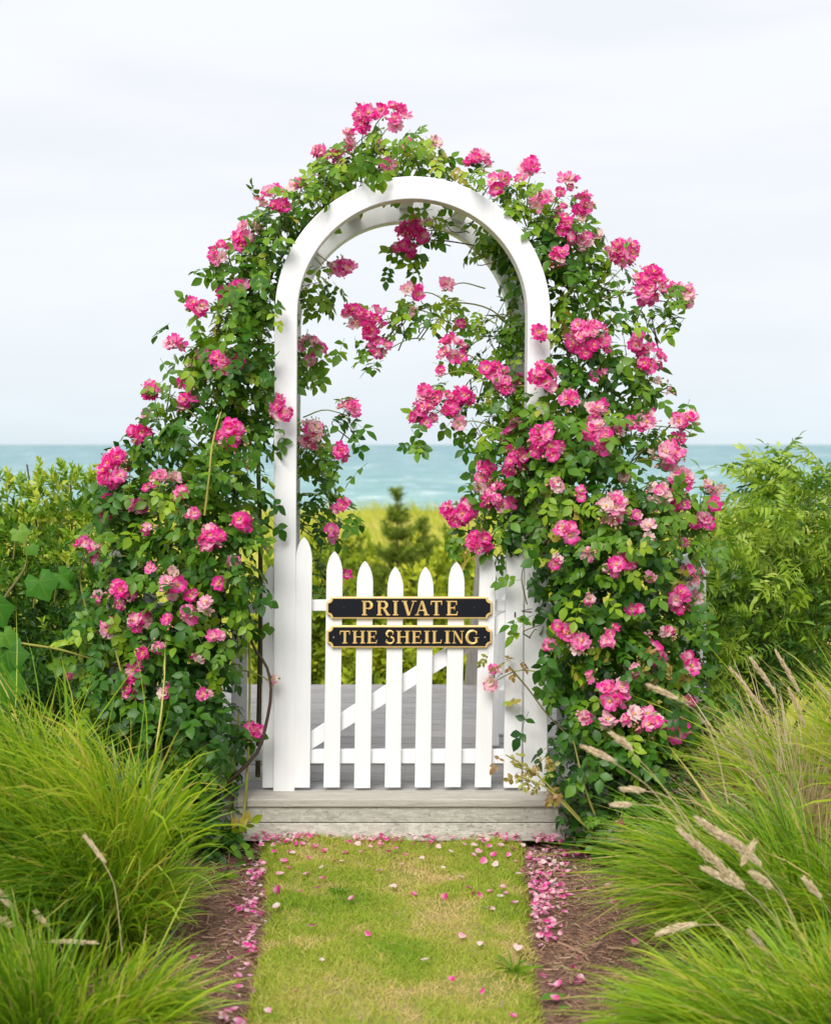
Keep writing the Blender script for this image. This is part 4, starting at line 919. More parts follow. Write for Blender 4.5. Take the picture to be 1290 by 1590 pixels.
BB = [(30, 800, 70, 55, 1.0, .35, 1, .12), (110, 785, 70, 45, .9, .35, 1, .18), (190, 775, 50, 40, .8, .3, .8, .1), (60, 860, 95, 70, .9, .45, 1, .05), (150, 860, 70, 60, .7, .4, 1, .05), (20, 940, 90, 80, .9, .5, .9, -.28), (130, 950, 70, 80, .8, .4, .8, -.34), (40, 1040, 110, 70, .9, .5, .8, -.4), (-60, 820, 70, 60, 1.1, .4, 1, .1), (-80, 930, 80, 100, 1.1, .5, .8, -.05), (20, 1080, 110, 60, .3, .35, 1.2, -.35), (-60, 1050, 80, 80, .5, .4, 1.2, -.3), (130, 1100, 60, 50, .4, .3, 1.1, -.35), (60, 960, 150, 90, 1.5, .3, 1.1, -.35), (-60, 960, 120, 100, 1.6, .3, 1.1, -.35), (60, 1060, 160, 60, 1.3, .3, 1.1, -.4), (150, 1050, 70, 60, .8, .4, .7, -.18), (90, 748, 24, 14, .9, .15, .6, .25), (150, 745, 20, 12, .85, .12, .5, .2)]  # strongly negative tints paint the inner and lower shade into the leaf colour
bush('bayberry_bush', 'yellow-green bayberry bush with dark shaded inside behind the rose', 'bush', (-1.55, 1.0, -.06), BB, BAY_P, M_BAY, 1 / 90., .075, (-.1, -.1, .9), (0, -.3, .4), (2, 2.6), 9)
SB = [(1215, 790, 60, 50, 1.0, .35, .9, .1), (1270, 800, 70, 60, 1.1, .4, .9, .1), (1205, 752, 30, 28, 1.0, .15, 1.1, .15), (1260, 752, 45, 32, 1.1, .2, 1.2, .14), (1160, 830, 45, 40, .8, .3, .9, .08), (1130, 870, 45, 50, .75, .28, 1, .02), (1210, 870, 80, 60, .9, .4, 1, .0), (1290, 890, 80, 80, 1.1, .5, 1, 0), (1150, 950, 60, 60, .7, .35, 1, -.1), (1230, 970, 80, 70, .9, .4, .9, -.25), (1310, 980, 70, 80, 1.0, .4, .9, -.15), (1130, 1030, 45, 50, .55, .25, .9, .05), (1190, 1040, 60, 50, .8, .3, .9, -.4), (1200, 960, 140, 100, 1.7, .3, 1, -.4), (1370, 850, 90, 110, 1.2, .5, .9), (1115, 800, 16, 30, .8, .15, .4, .1), (1105, 930, 25, 70, .6, .2, .9, .08)]  # negative tints on lower and rear blobs put interior shade into leaf colour
bush('sumac_shrub', 'leafy green shrub with drooping narrow leaflets beside the round-topped post', 'shrub', (1.75, 1.0, -.06), SB, SUMAC_P, M_SUMAC, 1 / 125., .175, (-.75, -.2, .25), (0, -.35, .8), (2, 2.4), 9)

# a few sprays with pale wind-turned leaflets stand out on the shrub
# ---------------------------------------------------------------- large-leaved vine at the edge of the bayberry
vine = thing('wild_vine', (-1.75, -.2, -.03), 'large-leaved green vine growing up against the bayberry bush', 'vine')
def vine_leaf(L, seed):
    r = np.random.default_rng(seed); pts = []
    lob = [(-180, .12), (-150, .62), (-120, .72), (-95, .62), (-70, .92), (-45, .78), (-28, .8), (0, 1.1), (28, .8), (45, .78), (70, .92), (95, .62), (120, .72), (150, .62)]
    ring = []
    for a, rr in lob:
        rr *= r.uniform(.92, 1.08); ring.append((rr * math.cos(R(a)), rr * math.sin(R(a)), -.25 * rr * rr + r.normal(0, .04)))
    mid = [(x * .5, y * .5, z * .25 + .05 + r.normal(0, .045)) for x, y, z in ring]
    V = np.array([(0, 0, .04)] + mid + ring) * L; n = len(ring); Fs = []
    G_ = np.array([0.] + [0. if a in (0, 70, -70, 120, -120) else 1. for a, _ in lob] + [.2 if a in (0, 70, -70, 120, -120) else 1. for a, _ in lob])
    for i in range(n):
        j = (i + 1) % n; Fs += [(0, 1 + i, 1 + j), (1 + i, 1 + n + i, 1 + n + j), (1 + i, 1 + n + j, 1 + j)]
    return V, np.array(Fs), G_
for i, (px, py, L, yv, tn) in enumerate(((62, 902, .085, -.15, .35), (95, 893, .07, -.1, .45), (-8, 940, .09, -.3, .3), (8, 985, .06, -.35, .6), (12, 1012, .1, -.35, .2), (-10, 1045, .1, -.4, .3), (10, 1062, .09, -.45, .45), (30, 825, .05, -.05, .8), (48, 850, .04, -.1, .6))):
    v, f, gv = vine_leaf(L, 40 + i); p = at(px, py, yv)
    up = norm(np.array([[rng.normal(.1, .3), -.75, .55]])); ax = np.array([[rng.normal(.2, .5), -.25, -.7]])
    Rm = frames(ax, up)[0]
    part('leaf', mesh_np('leaf', v @ Rm.T + p, f, M_VINE, np.full(len(v), tn), gv), vine)
    q = p + np.array((-.05, .12, -.12)); tv, tf = tube(smooth_path([q, (p + q) / 2 + np.array((0, 0, .03)), p], 6), .004, .0025, 5)
    part('stalk', mesh_np('stalk', tv, tf, M_CANE, np.full(len(tv), .75), np.zeros(len(tv))), vine)
tv, tf = tube(smooth_path([np.array((-1.75, -.2, -.05)), at(-15, 1030, -.2), at(-5, 950, -.15), at(40, 880, 0), at(40, 830, .05)], 16), .008, .004, 6)
part('stem', mesh_np('stem', tv, tf, M_CANE, np.full(len(tv), .5), np.zeros(len(tv))), vine)

# ---------------------------------------------------------------- shrubs, pine and dune grass beyond the deck
def wblob(x, y, z, rx, ry, rz, den=1, ts=0):
    d = y - CY; return (PX0 + (x - CX) * F / d, HOR + (CZ - z) * F / d, rx * F / d, rz * F / d, y, ry, den, ts)
def far_shrub(px, ytop_px, y, wpx, label, ts, den=1.0):
    d = y - CY; c = at(px, ytop_px, y); gz = float(terr(c[0], y)); h = max(.5, c[2] - gz); wx = wpx * d / F
    bl = []
    for k in range(5):
        a = k * 1.25 + px; bl.append(wblob(c[0] + .45 * wx * math.cos(a), y + .4 * wx * math.sin(a), gz + h * (.35 + .1 * (k % 3)), .6 * wx, .5 * wx, h * .36, den, ts))
    bl.append(wblob(c[0], y, gz + h * .62, .6 * wx, .5 * wx, h * .38, den, ts)); bl.append(wblob(c[0] + .1 * wx, y - .1, gz + h * .8, .35 * wx, .3 * wx, h * .2, 1.5 * den, ts))
    bush('wild_shrub', label, 'shrub', (float(c[0]), float(y), gz), bl, TUFT_P, M_SHRUB, .0016 * (d / 10) ** 1.0 * 4, .14, (0, 0, .8), (0, -.2, .5), (2, 2.4), 4, 0, group='wild shrubs beyond the deck')
far_shrub(505, 855, 5.5, 60, 'olive-green wild shrub seen between the arch post and the first gate pickets', -.05)
far_shrub(560, 895, 7.2, 60, 'mid-green wild shrub below and before the young pine', -.1)
far_shrub(655, 870, 6.5, 70, 'bright yellow-green wild shrub right of the young pine behind the plaques', .22)
far_shrub(720, 845, 8.5, 60, 'yellowish wild shrub behind the leaning grey post', .15)
far_shrub(680, 818, 13, 60, 'olive wild shrub rising just right of the young pine', .0)
far_shrub(545, 822, 14, 60, 'dull green wild shrub left of the young pine on the dune slope', -.05)
far_shrub(790, 850, 9.5, 60, 'green wild shrub behind the latch side of the arch', .0)
far_shrub(600, 985, 4.6, 70, 'low green wild shrub at the far edge of the deck', .08)
far_shrub(700, 1000, 4.4, 60, 'low pale-green wild shrub beside the foot of the leaning post', .15)
far_shrub(440, 850, 6.5, 60, 'dark green wild shrub behind the left arch post', -.1)
far_shrub(1105, 850, 7, 70, 'wild shrub filling the gap between rose and sumac', .05)
far_shrub(880, 880, 5, 80, 'wild shrub standing behind the right-hand picket fence', -.05)
far_shrub(572, 848, 10.5, 40, 'olive wild shrub against the foot of the young pine', .0)
far_shrub(705, 832, 11, 60, 'pale yellow-green wild shrub below the sea line right of the pines', .12)
far_shrub(480, 828, 10, 60, 'grey-green wild shrub glimpsed beside the inner side of the left arch post', -.02)
far_shrub(745, 880, 7.5, 50, 'bright wild shrub directly behind the leaning post', .15)
def pine(px, tip_py, y, wpx, label):
    d = y - CY; c = at(px, tip_py, y); gz = float(terr(c[0], y)) - .1; h = c[2] - gz; hw = wpx * d / F
    root = thing('young_pine', (float(c[0]), float(y), gz), label, 'pine tree')
    tv, tf = tube([np.array((c[0], y, gz)), np.array((c[0] + .02, y, gz + h * .5)), np.array((c[0], y, c[2]))], .035, .004, 7)
    part('trunk', mesh_np('trunk', tv, tf, M_BARK, np.full(len(tv), .5), np.zeros(len(tv))), root)
    nd = np.array([(0, -.035, 0), (0, .035, 0), (1, 0, .0), (.5, 0, .05)]); nf = np.array([(0, 2, 3), (1, 3, 2), (0, 3, 1)])
    P, A_, T, NS = [], [], [], []; B = Acc()
    for wl in range(22):
        u = wl / 22; z = gz + h * (.12 + .89 * u); L = hw * (1 - u) ** 1.0 * 1.2 + .03
        for k in range(7):
            a = k * .9 + wl * .55 + rng.normal(0, .3); z += rng.normal(0, .025); ln = L * rng.uniform(.5, 1.3)
            p0 = np.array((c[0], y, z)); p1 = p0 + np.array((math.cos(a) * ln, math.sin(a) * ln, ln * rng.uniform(.15, .5) + .02))
            pts = smooth_path([p0, (p0 + p1) / 2 - np.array((0, 0, .06 * ln)), p1], 8); tv, tf = tube(pts, .008, .003, 4); B.add(tv, tf, .4)
            m = int(60 + 230 * ln)
            q = rng.integers(1, 8, m); P.append(pts[q] + rng.normal(0, .012, (m, 3))); A_.append(norm(p1 - p0)[None] * .7 + rng.normal(0, .55, (m, 3))); T.append(np.clip(rng.beta(2, 2.5, m) + .2 * u, 0, 1)); NS.append(rng.uniform(.09, .16, m) * (1 - .45 * u))
    part('branches', B.mesh('branches', M_BARK), root, kind='stuff')
    P = np.concatenate(P); A_ = np.concatenate(A_)
    v, f, t, g = scatter([(nd, nf, np.zeros(4))], P, frames(A_, rnd_dir(len(P))), np.concatenate(NS), np.concatenate(T))
    part('needles', mesh_np('needles', v, f, M_PINE, t, g), root, kind='stuff')
pine(616, 768, 9.5, 80, 'young dark green pine with a thin leader behind the gate')
pine(655, 800, 11.5, 62, 'smaller pine showing behind the shoulder of the young pine')

def blades(base, d0, L, W_, bend, grav, nseg=5, tint=None, yaw=None):
    """curved tapering ribbons: base (n,3), d0 start direction, bend (n,3) sideways pull, grav droop"""
    n = len(base); ts = np.linspace(0, 1, nseg + 1)
    d0 = norm(d0)
    C = base[:, None] + L[:, None, None] * (d0[:, None] * ts[None, :, None] + bend[:, None] * (ts ** 2)[None, :, None]); C[:, :, 2] -= (L * grav)[:, None] * ts[None] ** 2.4
    tg = norm(np.gradient(C, axis=1)); side = norm(np.cross(tg, norm(rng.normal(0, 1, (n, 3)) * np.array((.6, .6, .2)) + np.array((0, -.9, .3)))[:, None]))
    wd = W_[:, None, None] * (np.array([.6] + [1.0] * (nseg - 2) + [.65, .03]) if nseg > 2 else np.array([1, .7, .03]))[None, :, None]
    V = np.stack([C - side * wd / 2, C + side * wd / 2], 2).reshape(n, -1, 3)
    fq = np.array([(2 * i, 2 * i + 1, 2 * i + 3, 2 * i + 2) for i in range(nseg)]); m = 2 * (nseg + 1)
    Fs = (fq[None] + (np.arange(n) * m)[:, None, None]).reshape(-1, 4)
    return V.reshape(-1, 3), Fs, np.repeat(tint, m), np.tile(np.repeat(ts, 2), n)
n = 26000
ys = 3.2 + 26 * rng.random(n) ** .75; half = .36 * (ys + 5.5); xs = CX + .12 * (ys + 5.5) + rng.uniform(-1, 1, n) * half * 1.1
base = np.stack([xs, ys, terr(xs, ys) - .02], -1)
v, f, t, g = blades(base, np.stack([rng.normal(-.15, .25, n), rng.normal(0, .2, n), np.ones(n)], -1), rng.uniform(.2, .55, n), rng.uniform(.012, .03, n), np.stack([rng.normal(-.2, .2, n), rng.normal(0, .2, n), np.zeros(n)], -1), rng.uniform(.0, .3, n), 2, np.clip(rng.beta(2, 2, n) + .2 * np.sin(xs * .8) * np.sin(ys * .6), 0, 1))
link('dune_grass', mesh_np('dune_grass', v, f, M_DUNE, t, g), kind='stuff')

# ---------------------------------------------------------------- ornamental grass clumps
def seed_head(root, a, b, stalk, wd=.009):
    """tan plume from a to b with many little spikelets, on a thin stalk"""
    a, b = np.asarray(a), np.asarray(b); ln = np.linalg.norm(b - a); n = int(110 + ln * 1300)
    u = rng.random(n); ax = norm(b - a); pr = wd * np.sin(np.pi * np.clip(u * .9 + .08, 0, 1)) ** .7
    off = np.cross(ax, rnd_dir(n)); P = a + (b - a) * u[:, None] + off * pr[:, None] * rng.random(n)[:, None] ** .5 + np.array((0, 0, -.10)) * (ln * (u ** 2))[:, None] * .5
    pv = np.array([(0, -.12, 0), (0, .12, 0), (.5, 0, .14), (1, 0, 0)]); pf = np.array([(0, 3, 2), (1, 2, 3), (0, 2, 1), (0, 1, 3)])
    v, f, t, g = scatter([(pv, pf, np.zeros(4))], P, frames(ax * 1.2 + off * .28 + rng.normal(0, .06, (n, 3)), rnd_dir(n)), rng.uniform(.012, .022, n), np.clip(rng.beta(2.5, 1.6, n), 0, 1))
    h = part('seed_head', mesh_np('seed_head', v, f, M_STRAW, t, g, False), root)
    if stalk:
        tv, tf = tube(smooth_path([np.asarray(s) for s in stalk] + [a + (b - a) * .9], 14), .0016, .001, 4)
        sh = part('stalk', mesh_np('stalk', tv, tf, M_STRAW, np.full(len(tv), .4), np.zeros(len(tv))), root)
def grass_clump(label, c, rad, n, Lr, Wr, lean, spread, grav, beta, mat, group, ts=0, dry=.06, cat='ornamental grass', wind=(-.3, 0, 0)):
    root = thing('grass_clump', tuple(float(q) for q in c), label, cat, group)
    a = rng.uniform(0, 2 * np.pi, n); r = rad * np.sqrt(rng.random(n)); off = np.stack([np.cos(a) * r, np.sin(a) * r * .8, np.zeros(n)], -1)
    base = np.array(c) + off; base[:, 2] = c[2] - .02
    d0 = off / rad * spread + np.array(lean) + rng.normal(0, .13, (n, 3)); d0[:, 2] = np.abs(d0[:, 2]) + .25
    nt_ = 16; tf_ = rng.integers(0, nt_, n); ta = rng.uniform(0, 6.28, nt_); tr_ = rad * np.sqrt(rng.random(nt_)) * .95; tcn = np.stack([np.cos(ta) * tr_, np.sin(ta) * tr_, np.zeros(nt_)], -1)
    off = tcn[tf_] + rng.normal(0, rad * .13, (n, 3)) * np.array((1, 1, 0)); base = np.array(c) + off; base[:, 2] = c[2] - .02; r = np.minimum(rad * 1.2, np.linalg.norm(off, axis=1))
    d0 = off / rad * spread + np.array(lean) + rng.normal(0, .11, (n, 3)) + (rng.normal(0, .16, (nt_, 3)) * np.array((1, 1, .3)))[tf_]; d0[:, 2] = np.abs(d0[:, 2]) + .25
    L = rng.uniform(*Lr, n) * (1 - .22 * (r / rad) ** 2) * rng.uniform(.74, 1.14, nt_)[tf_]
    bend = off / rad * .25 * rng.random((n, 1)) + np.array(wind) * rng.uniform(.4, 1.4, (n, 1)) + rng.normal(0, .09, (n, 3)) * np.array((1, 1, 0))
    tint = np.clip(rng.beta(*beta, n) * .85 + ts + rng.normal(-.03, .13, nt_)[tf_], 0, .88); tint[rng.random(n) < dry] = rng.uniform(.9, 1)
    v, f, t, g = blades(base, d0, L, rng.uniform(*Wr, n) * np.where(rng.random(n) < .08, 1.9, 1.0), bend, np.clip(rng.normal(grav, .12, n), 0, 1.2), 7, tint)
    part('blades', mesh_np('blades', v, f, mat, t, g), root, kind='stuff')
    return root
GG = 'grass clumps along the path'
gz = MULZ
cl1 = grass_clump('big mounded clump of fountain grass blown over on the left of the lawn', gnd(15, 1470, gz), .31, 9500, (.84, 1.36), (.0025, .0055), (.05, .02, 1.05), .36, .42, (2, 2.4), M_GRASSL, GG, .03, .05, wind=(-.55, -.06, 0))
cl1b = grass_clump('tall grass clump beside the large-leaved vine behind the big mound', gnd(-90, 1410, gz), .26, 5000, (.82, 1.18), (.0025, .0055), (.1, .0, 1.0), .3, .35, (2, 2.4), M_GRASSL, GG, .04, .05, wind=(-.15, -.05, 0))
cl2 = grass_clump('finer low grass clump in front of the big mound by the brown mulch', gnd(25, 1650, gz), .26, 6000, (.36, .62), (.002, .004), (.02, -.02, .9), .56, .38, (2, 2.2), M_GRASSL, GG, .03, .07, wind=(-.1, -.05, 0))
cl2b = grass_clump('small grass tuft spilling over the mulch below the rose', gnd(168, 1475, gz), .15, 2200, (.28, .5), (.002, .004), (.1, -.02, .9), .6, .38, (2, 2.2), M_GRASSL, GG, .05, .1, wind=(.03, -.05, 0))
cl2c = grass_clump('upright broad-bladed grass between the mound and the rose', gnd(150, 1395, gz), .13, 420, (.45, .75), (.006, .01), (.1, 0, 1), .4, .3, (2, 2.4), M_GRASSL, GG, .05, .02, wind=(.0, 0, 0))
cl3 = grass_clump('large feathery grass clump right of the path with tan plumes', gnd(1295, 1490, gz), .30, 7500, (.45, .8), (.002, .0045), (-.06, 0, .95), .5, .42, (2, 2.4), M_GRASSL, GG, .02, .08, wind=(-.2, -.05, 0))
cl4 = grass_clump('fine arching grass nearest the camera right of the mulch', gnd(1312, 1690, gz), .30, 6200, (.34, .6), (.002, .004), (-.08, -.02, .9), .62, .42, (2, 2.2), M_GRASSL, GG, .04, .07, wind=(-.16, -.08, 0))
cl5 = grass_clump('tall yellowing grass clump in front of the sumac shrub', gnd(1400, 1340, gz), .28, 3600, (.7, 1.08), (.0025, .0055), (-.02, 0, 1), .35, .3, (2.2, 2), M_GRASSL, GG, .14, .14, wind=(-.2, 0, 0))
cl6 = grass_clump('grass tuft between the rose foot and the feathery clump', gnd(1150, 1375, gz), .17, 2000, (.24, .46), (.002, .0045), (.0, -.02, .9), .5, .4, (2, 2.4), M_GRASSL, GG, .0, .06, wind=(-.12, -.05, 0))
dry = grass_clump('dry straw-coloured grass tuft beside the rose and under the sumac', at(1215, 1180, -.25) * np.array((1, 1, 0)) + np.array((0, 0, gz)), .26, 1100, (.56, .78), (.003, .006), (-.02, 0, 1), .35, .2, (2, 2), M_STRAW, 'dry grass tufts', 0, .1, cat='dry grass', wind=(-.16, 0, 0))
def H(px, py, y): return at(px, py, y)
yr = -1.85
for a, b, st in (((1062, 1192), (907, 1158), None), ((1055, 1290), (952, 1140), None)): pass
HR = [((955, 1183), (907, 1158), ((1090, 1330), (1040, 1262), (995, 1212)), .008), ((982, 1165), (952, 1140), ((1095, 1340), (1062, 1275), (1020, 1210)), .007), ((1002, 1228), (970, 1224), ((1085, 1300), (1050, 1250), (1025, 1233)), .006), ((981, 1249), (955, 1249), ((1070, 1290), (1030, 1256), (1000, 1250)), .006), ((1052, 1086), (1010, 1064), ((1130, 1250), (1110, 1160), (1080, 1105)), .006),
      ((1155, 1378), (1056, 1285), ((1240, 1560), (1210, 1450), (1180, 1405)), .012), ((1136, 1312), (1084, 1270), ((1240, 1520), (1200, 1410), (1165, 1345)), .011), ((1182, 1345), (1130, 1296), ((1260, 1540), (1230, 1430), (1205, 1375)), .011), ((1155, 1381), (1093, 1346), ((1250, 1560), (1215, 1450), (1185, 1405)), .009), ((1082, 1433), (1025, 1447), ((1200, 1600), (1160, 1480), (1115, 1437)), .009), ((1200, 1497), (1165, 1446), ((1260, 1640), (1240, 1570), (1220, 1525)), .008), ((1262, 1526), (1214, 1486), ((1320, 1680), (1300, 1600), (1282, 1550)), .011), ((1275, 1396), (1250, 1366), ((1330, 1560), (1310, 1470), (1290, 1420)), .009), ((1200, 1380), (1170, 1356), ((1270, 1560), (1240, 1450), (1215, 1395)), .009), ((1150, 1345), (1168, 1310), None, .009)]
for a, b, st, wd in HR:
    seed_head(cl3, H(*a, yr), H(*b, yr), [H(*s, yr + .05) for s in st] if st else None, wd * 1.05)
for a, b, st, wd in [((1240, 1075), (1205, 1010), ((1290, 1300), (1275, 1180), (1255, 1110)), .008), ((1205, 1080), (1165, 1020), ((1260, 1300), (1240, 1180), (1220, 1110)), .008), ((1300, 1105), (1272, 1060), None, .009), ((1250, 1130), (1225, 1070), None, .008), ((1190, 1110), (1135, 1035), None, .006)]:
    seed_head(dry, H(*a, -.4), H(*b, -.4), [H(*s, -.35) for s in st] if st else None, wd)
yl_ = -1.75
for a, b, st, wd in [((22, 1412), (-5, 1380), ((110, 1600), (70, 1500), (40, 1435)), .009), ((28, 1440), (-5, 1424), ((110, 1600), (80, 1510), (50, 1455)), .008), ((76, 1440), (58, 1418), ((130, 1600), (110, 1520), (90, 1460)), .007), ((75, 1462), (145, 1461), ((-20, 1466), (20, 1465), (50, 1463)), .004), ((165, 1340), (135, 1300), ((190, 1480), (182, 1400), (172, 1360)), .004)]:
    seed_head(cl2, H(*a, yl_), H(*b, yl_), [H(*s, yl_) for s in st] if st else None, wd)

# ---------------------------------------------------------------- lawn blades
n = 52000
ys = -2.15 + 2.02 * rng.random(n); a, b = lawn_x(ys); u = rng.random(n); xs = a + (b - a) * (u * 1.01 - .005)
pat = .5 + .5 * np.sin(xs * 5.1 + 1.3 * np.sin(ys * 3.3)) * np.sin(ys * 4.3 + 1.7 * np.sin(xs * 4)); pat2 = .5 + .5 * np.sin(xs * 17 + ys * 9) * np.sin(ys * 19 - xs * 6)
gp = lambda px, py, r_: np.exp(-(((xs - gnd(px, py)[0]) / r_) ** 2 + ((ys - gnd(px, py)[1]) / (r_ * 1.5)) ** 2))
pn = fnoise(np.stack([xs, ys, 0 * xs], -1), 6.0, 2.0) + .5 * fnoise(np.stack([xs, ys, 0 * xs], -1), 16.0, 7.0)
dryp = np.clip(.9 * gp(640, 1360, .12) + .9 * gp(690, 1430, .1) + .7 * gp(735, 1540, .12) + .5 * gp(600, 1550, .1) + .4 * gp(480, 1560, .1) + .4 * gp(520, 1330, .1) + np.clip(pn, 0, 1) * 1.3, 0, 1)
grn = np.clip(gp(540, 1385, .07) + .7 * gp(670, 1430, .06) * 0 + .6 * gp(640, 1490, .08) + .5 * gp(460, 1400, .1), 0, 1)
keep = rng.random(n) > dryp * .55; keep &= rng.random(n) > .9 * gp(556, 1573, .035)
tint = np.clip(.27 + .2 * pat + .12 * pat2 + rng.normal(0, .14, n) + .62 * dryp - .35 * grn, 0, 1)
L = rng.uniform(.014, .038, n) * (1 + .5 * grn - .3 * dryp)
base = np.stack([xs, ys, lawn_z(xs, ys) - .05 * (np.exp(-u * 40) + np.exp(-(1 - u) * 40)) - .003], -1)
v, f, t, g = blades(base[keep], np.stack([rng.normal(0, .5, n), rng.normal(0, .5, n), np.ones(n)], -1)[keep], L[keep], rng.uniform(.0018, .0034, n)[keep], rng.normal(0, .35, (n, 3))[keep] * np.array((1, 1, 0)), rng.uniform(0, .5, n)[keep], 2, tint[keep])
link('grass', mesh_np('lawn_grass', v, f, M_LAWN, t, g), kind='stuff')
def weed(px, py, nb, L, label, broad):
    c = gnd(px, py); a = rng.uniform(0, 6.28, nb)
    v, f, t, g = blades(np.repeat(c[None], nb, 0) + rng.normal(0, .006, (nb, 3)) * np.array((1, 1, 0)), np.stack([np.cos(a), np.sin(a), rng.uniform(.3, .9, nb)], -1), rng.uniform(.5, 1, nb) * L, rng.uniform(.6, 1, nb) * broad, np.zeros((nb, 3)), rng.uniform(.2, .5, nb), 5, rng.uniform(.05, .35, nb))
    link('weed', mesh_np('weed', v, f, M_GRASSL, t, g), None, label, 'weed')
weed(800, 1508, 16, .11, 'spreading long-leaved weed near the lawn edge by the mulch', .009)
weed(527, 1385, 40, .05, 'dark green clover-like tuft in the middle of the lawn', .008)
weed(105 + 245, 1362, 12, .07, 'small green seedling on the mulch below the rose', .012)
weed(835, 1302, 14, .06, 'small weed at the foot of the plank step', .008)

# ---------------------------------------------------------------- fallen petals
def petal_proto(seed):
    r = np.random.default_rng(seed); us = [(.0, .2), (.4, .9), (.8, 1.0), (1.0, .6)]; V, G = [], []
    for u, wd in us:
        for s in (-1, 0, 1): V.append((u - .5, s * wd * .5, .22 * (u - .5) ** 2 * 2 + .16 * s * s * wd + r.normal(0, .03))); G.append(u)
    Fs = []
    for i in range(3):
        for j in range(2): q = 3 * i + j; Fs += [(q, q + 3, q + 4), (q, q + 4, q + 1)]
    return np.array(V), np.array(Fs), np.array(G)
PP = [petal_proto(900 + k) for k in range(5)]
def flat_frames(n, tilt=.45):
    a = rng.uniform(0, 6.28, n); return frames(np.stack([np.cos(a), np.sin(a), rng.normal(0, tilt * .5, n)], -1), np.array((0, 0, 1.0)) + rng.normal(0, tilt, (n, 3)))
def drift(label, pts, hgt):
    n = len(pts); pts = np.array(pts); pts[:, 2] += rng.uniform(.003, hgt, n)
    v, f, t, g = scatter(PP, pts, flat_frames(n, .5), rng.uniform(.011, .024, n), rng.choice([.12, .25, .42, .5, .58, .7, .76, .85, .95], n))
    tag(link('fallen_petals', mesh_np('fallen_petals', v, f, M_PETAL, t, g), kind='stuff'), label)
Lp = []
for py, cnt in ((1335, 40), (1350, 45), (1375, 25), (1395, 45), (1415, 40), (1435, 35), (1460, 25), (1490, 14), (1530, 8), (1570, 26), (1585, 16)):
    for _ in range(int(cnt * .6)):
        q = py + rng.normal(0, 9); y_ = gnd(0, q)[1]; xl, xr = lawn_x(y_); Lp.append((xl - .01 - abs(rng.normal(0, .034)) + .02 * math.sin(y_ * 23), y_, MULZ))
drift('pink rose petals drifted against the left lawn edge', Lp, .03)
Rp = []
for px, py, sx, sy, cnt in ((826, 1345, 10, 10, 50), (840, 1362, 20, 12, 90), (845, 1385, 20, 12, 100), (842, 1410, 18, 12, 90), (838, 1435, 14, 10, 60), (855, 1340, 25, 8, 40), (845, 1460, 10, 8, 18), (868, 1375, 10, 15, 25)):
    for _ in range(int(cnt * .72)):
        p = gnd(px + rng.normal(0, sx), py + rng.normal(0, sy), MULZ); xl, xr = lawn_x(p[1]); p[0] = max(p[0], xr + .01 + rng.random() * .02); Rp.append(p)
drift('heap of pink rose petals against the right lawn edge', Rp, .035)
Fp = []
for _ in range(260):
    px = rng.uniform(392, 860) if rng.random() < .22 else rng.choice([405, 425, 440, 470, 475, 565, 600, 610, 660, 745, 790, 845]) + rng.normal(0, 13); p = gnd(px, 1303 + abs(rng.normal(0, 6)), .0); p[1] = min(p[1], -.15); p[2] = .005; Fp.append(p)
drift('line of pink rose petals along the foot of the step', Fp, .022)
pm = {}
def petal_obj(p, tone, size, label, group):
    k = (int(rng.integers(0, 5)), tone)
    if k not in pm: pv, pf, pg = PP[k[0]]; pm[k] = mesh_np('petal', pv, pf, M_PETAL, np.full(len(pv), TONES[tone]), pg)
    o = link('fallen_petal', pm[k], None, label, 'petal', group); Rm = flat_frames(1, .35)[0]; m4 = Matrix.Identity(4)
    for r_ in range(3):
        for c_ in range(3): m4[r_][c_] = float(Rm[r_][c_] * size)
        m4[r_][3] = float(p[r_])
    o.matrix_world = m4
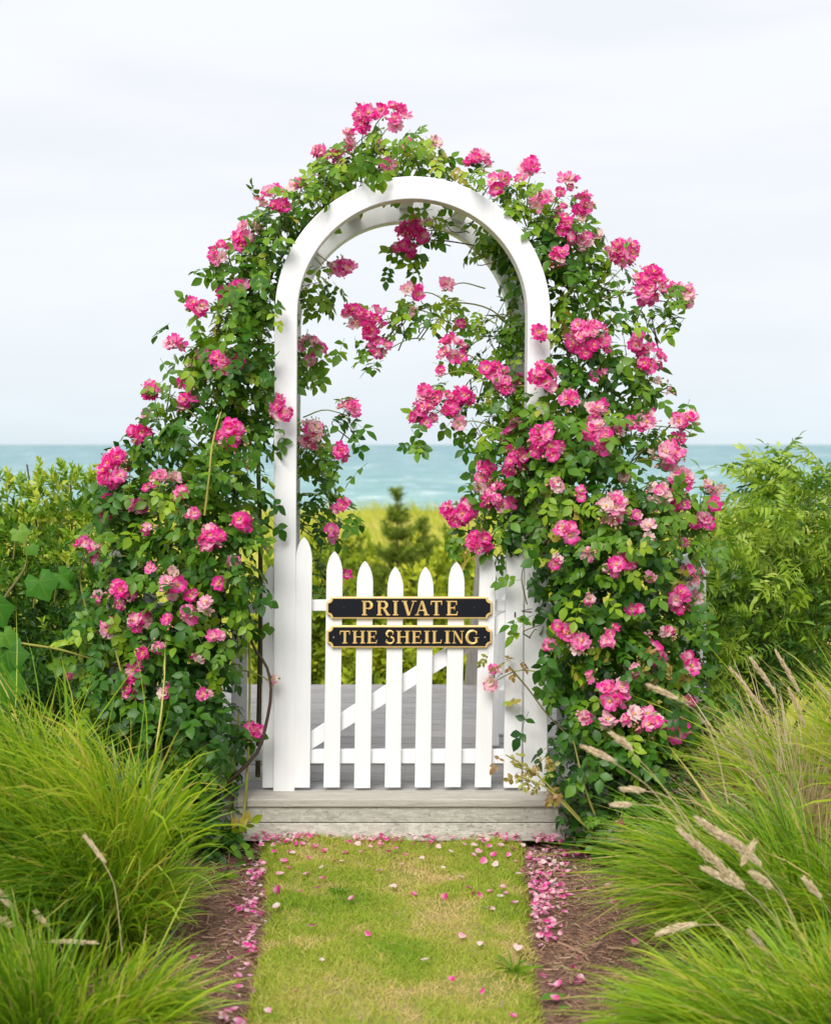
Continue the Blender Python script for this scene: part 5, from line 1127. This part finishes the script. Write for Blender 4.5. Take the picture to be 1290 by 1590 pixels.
lawn_spots = [(425, 1330), (440, 1345), (455, 1332), (470, 1318), (490, 1322), (505, 1328), (520, 1345), (480, 1340), (447, 1355), (475, 1365), (500, 1355), (545, 1403), (465, 1392), (492, 1387), (483, 1447), (458, 1550), (415, 1580), (530, 1345), (560, 1330), (575, 1322), (602, 1330), (640, 1318), (670, 1315), (700, 1330), (688, 1355), (742, 1330), (760, 1322), (778, 1320), (790, 1335), (800, 1345), (715, 1370), (728, 1387), (745, 1400), (760, 1392), (776, 1400), (785, 1395), (765, 1420), (755, 1418), (800, 1410), (803, 1482), (716, 1463), (745, 1475), (643, 1397), (690, 1400), (780, 1570), (797, 1588), (625, 1350), (735, 1320), (810, 1360), (600, 1312), (590, 1360), (655, 1340), (520, 1320), (540, 1315), (430, 1390), (435, 1365), (770, 1350), (752, 1345), (445, 1315), (460, 1318), (535, 1332), (555, 1318), (590, 1318), (615, 1325), (630, 1335), (680, 1322), (720, 1318), (735, 1335), (750, 1312), (765, 1335), (785, 1312), (795, 1325), (812, 1320), (805, 1365), (780, 1385), (735, 1395), (700, 1375), (500, 1372), (430, 1415), (610, 1385), (570, 1460), (660, 1500), (700, 1530), (500, 1500), (750, 1550), (440, 1345), (450, 1330)]
for px, py in lawn_spots:
    p = gnd(px, py, 0.0); hot = rng.random() < .6; p[2] = .018
    zn = 'close to the plank step' if py < 1346 else ('towards the petal-heaped right edge of the lawn' if px > 685 else 'out in the middle of the lawn path')
    petal_obj(p, int(rng.choice([0, 1, 2, 3])) if hot else int(rng.choice([5, 6])), rng.uniform(.017, .029), ('deep pink' if hot else 'pale whitish-pink') + ' rose petal lying ' + zn, ('deep pink' if hot else 'pale') + ' petals ' + zn)
for px, py in ((943, 1385), (950, 1410), (957, 1410), (899, 1502), (893, 1515), (901, 1530), (897, 1538), (852, 1465), (850, 1460), (842, 1528), (855, 1542), (866, 1540), (860, 1562), (975, 1360), (885, 1400), (880, 1350), (985, 1475), (920, 1345), (870, 1330), (895, 1335), (388, 1448), (384, 1480), (300, 1500), (372, 1545), (365, 1580)):
    p = gnd(px, py, MULZ); p[2] = MULZ + .022
    petal_obj(p, int(rng.choice([1, 2, 3])), .026, 'pink rose petal lying on the brown bark mulch ' + ('left of the lawn' if px < 500 else 'right of the lawn'), 'pink petals on the mulch ' + ('left of the lawn' if px < 500 else 'right of the lawn'))
def fallen_leaf(px, py, L, label, dirx):
    p = gnd(px, py, MULZ); p[2] = MULZ + .02; v, f, g = leaflet(L, L * .36, .15, .05); v = rot_to(v, (dirx, .35, .05), (0, -.3, 1)) + p
    link('fallen_leaf', mesh_np('fallen_leaf', v, f, M_VINE, np.full(len(v), .6), g), None, label, 'leaf')
fallen_leaf(838, 1562, .085, 'long bright green leaf fallen on the mulch near the lawn edge', 1)
fallen_leaf(866, 1577, .04, 'small dark green leaf on the mulch behind the long leaf', 1)
fallen_leaf(822, 1393, .035, 'round green leaf lying among the heaped pink petals', 1)
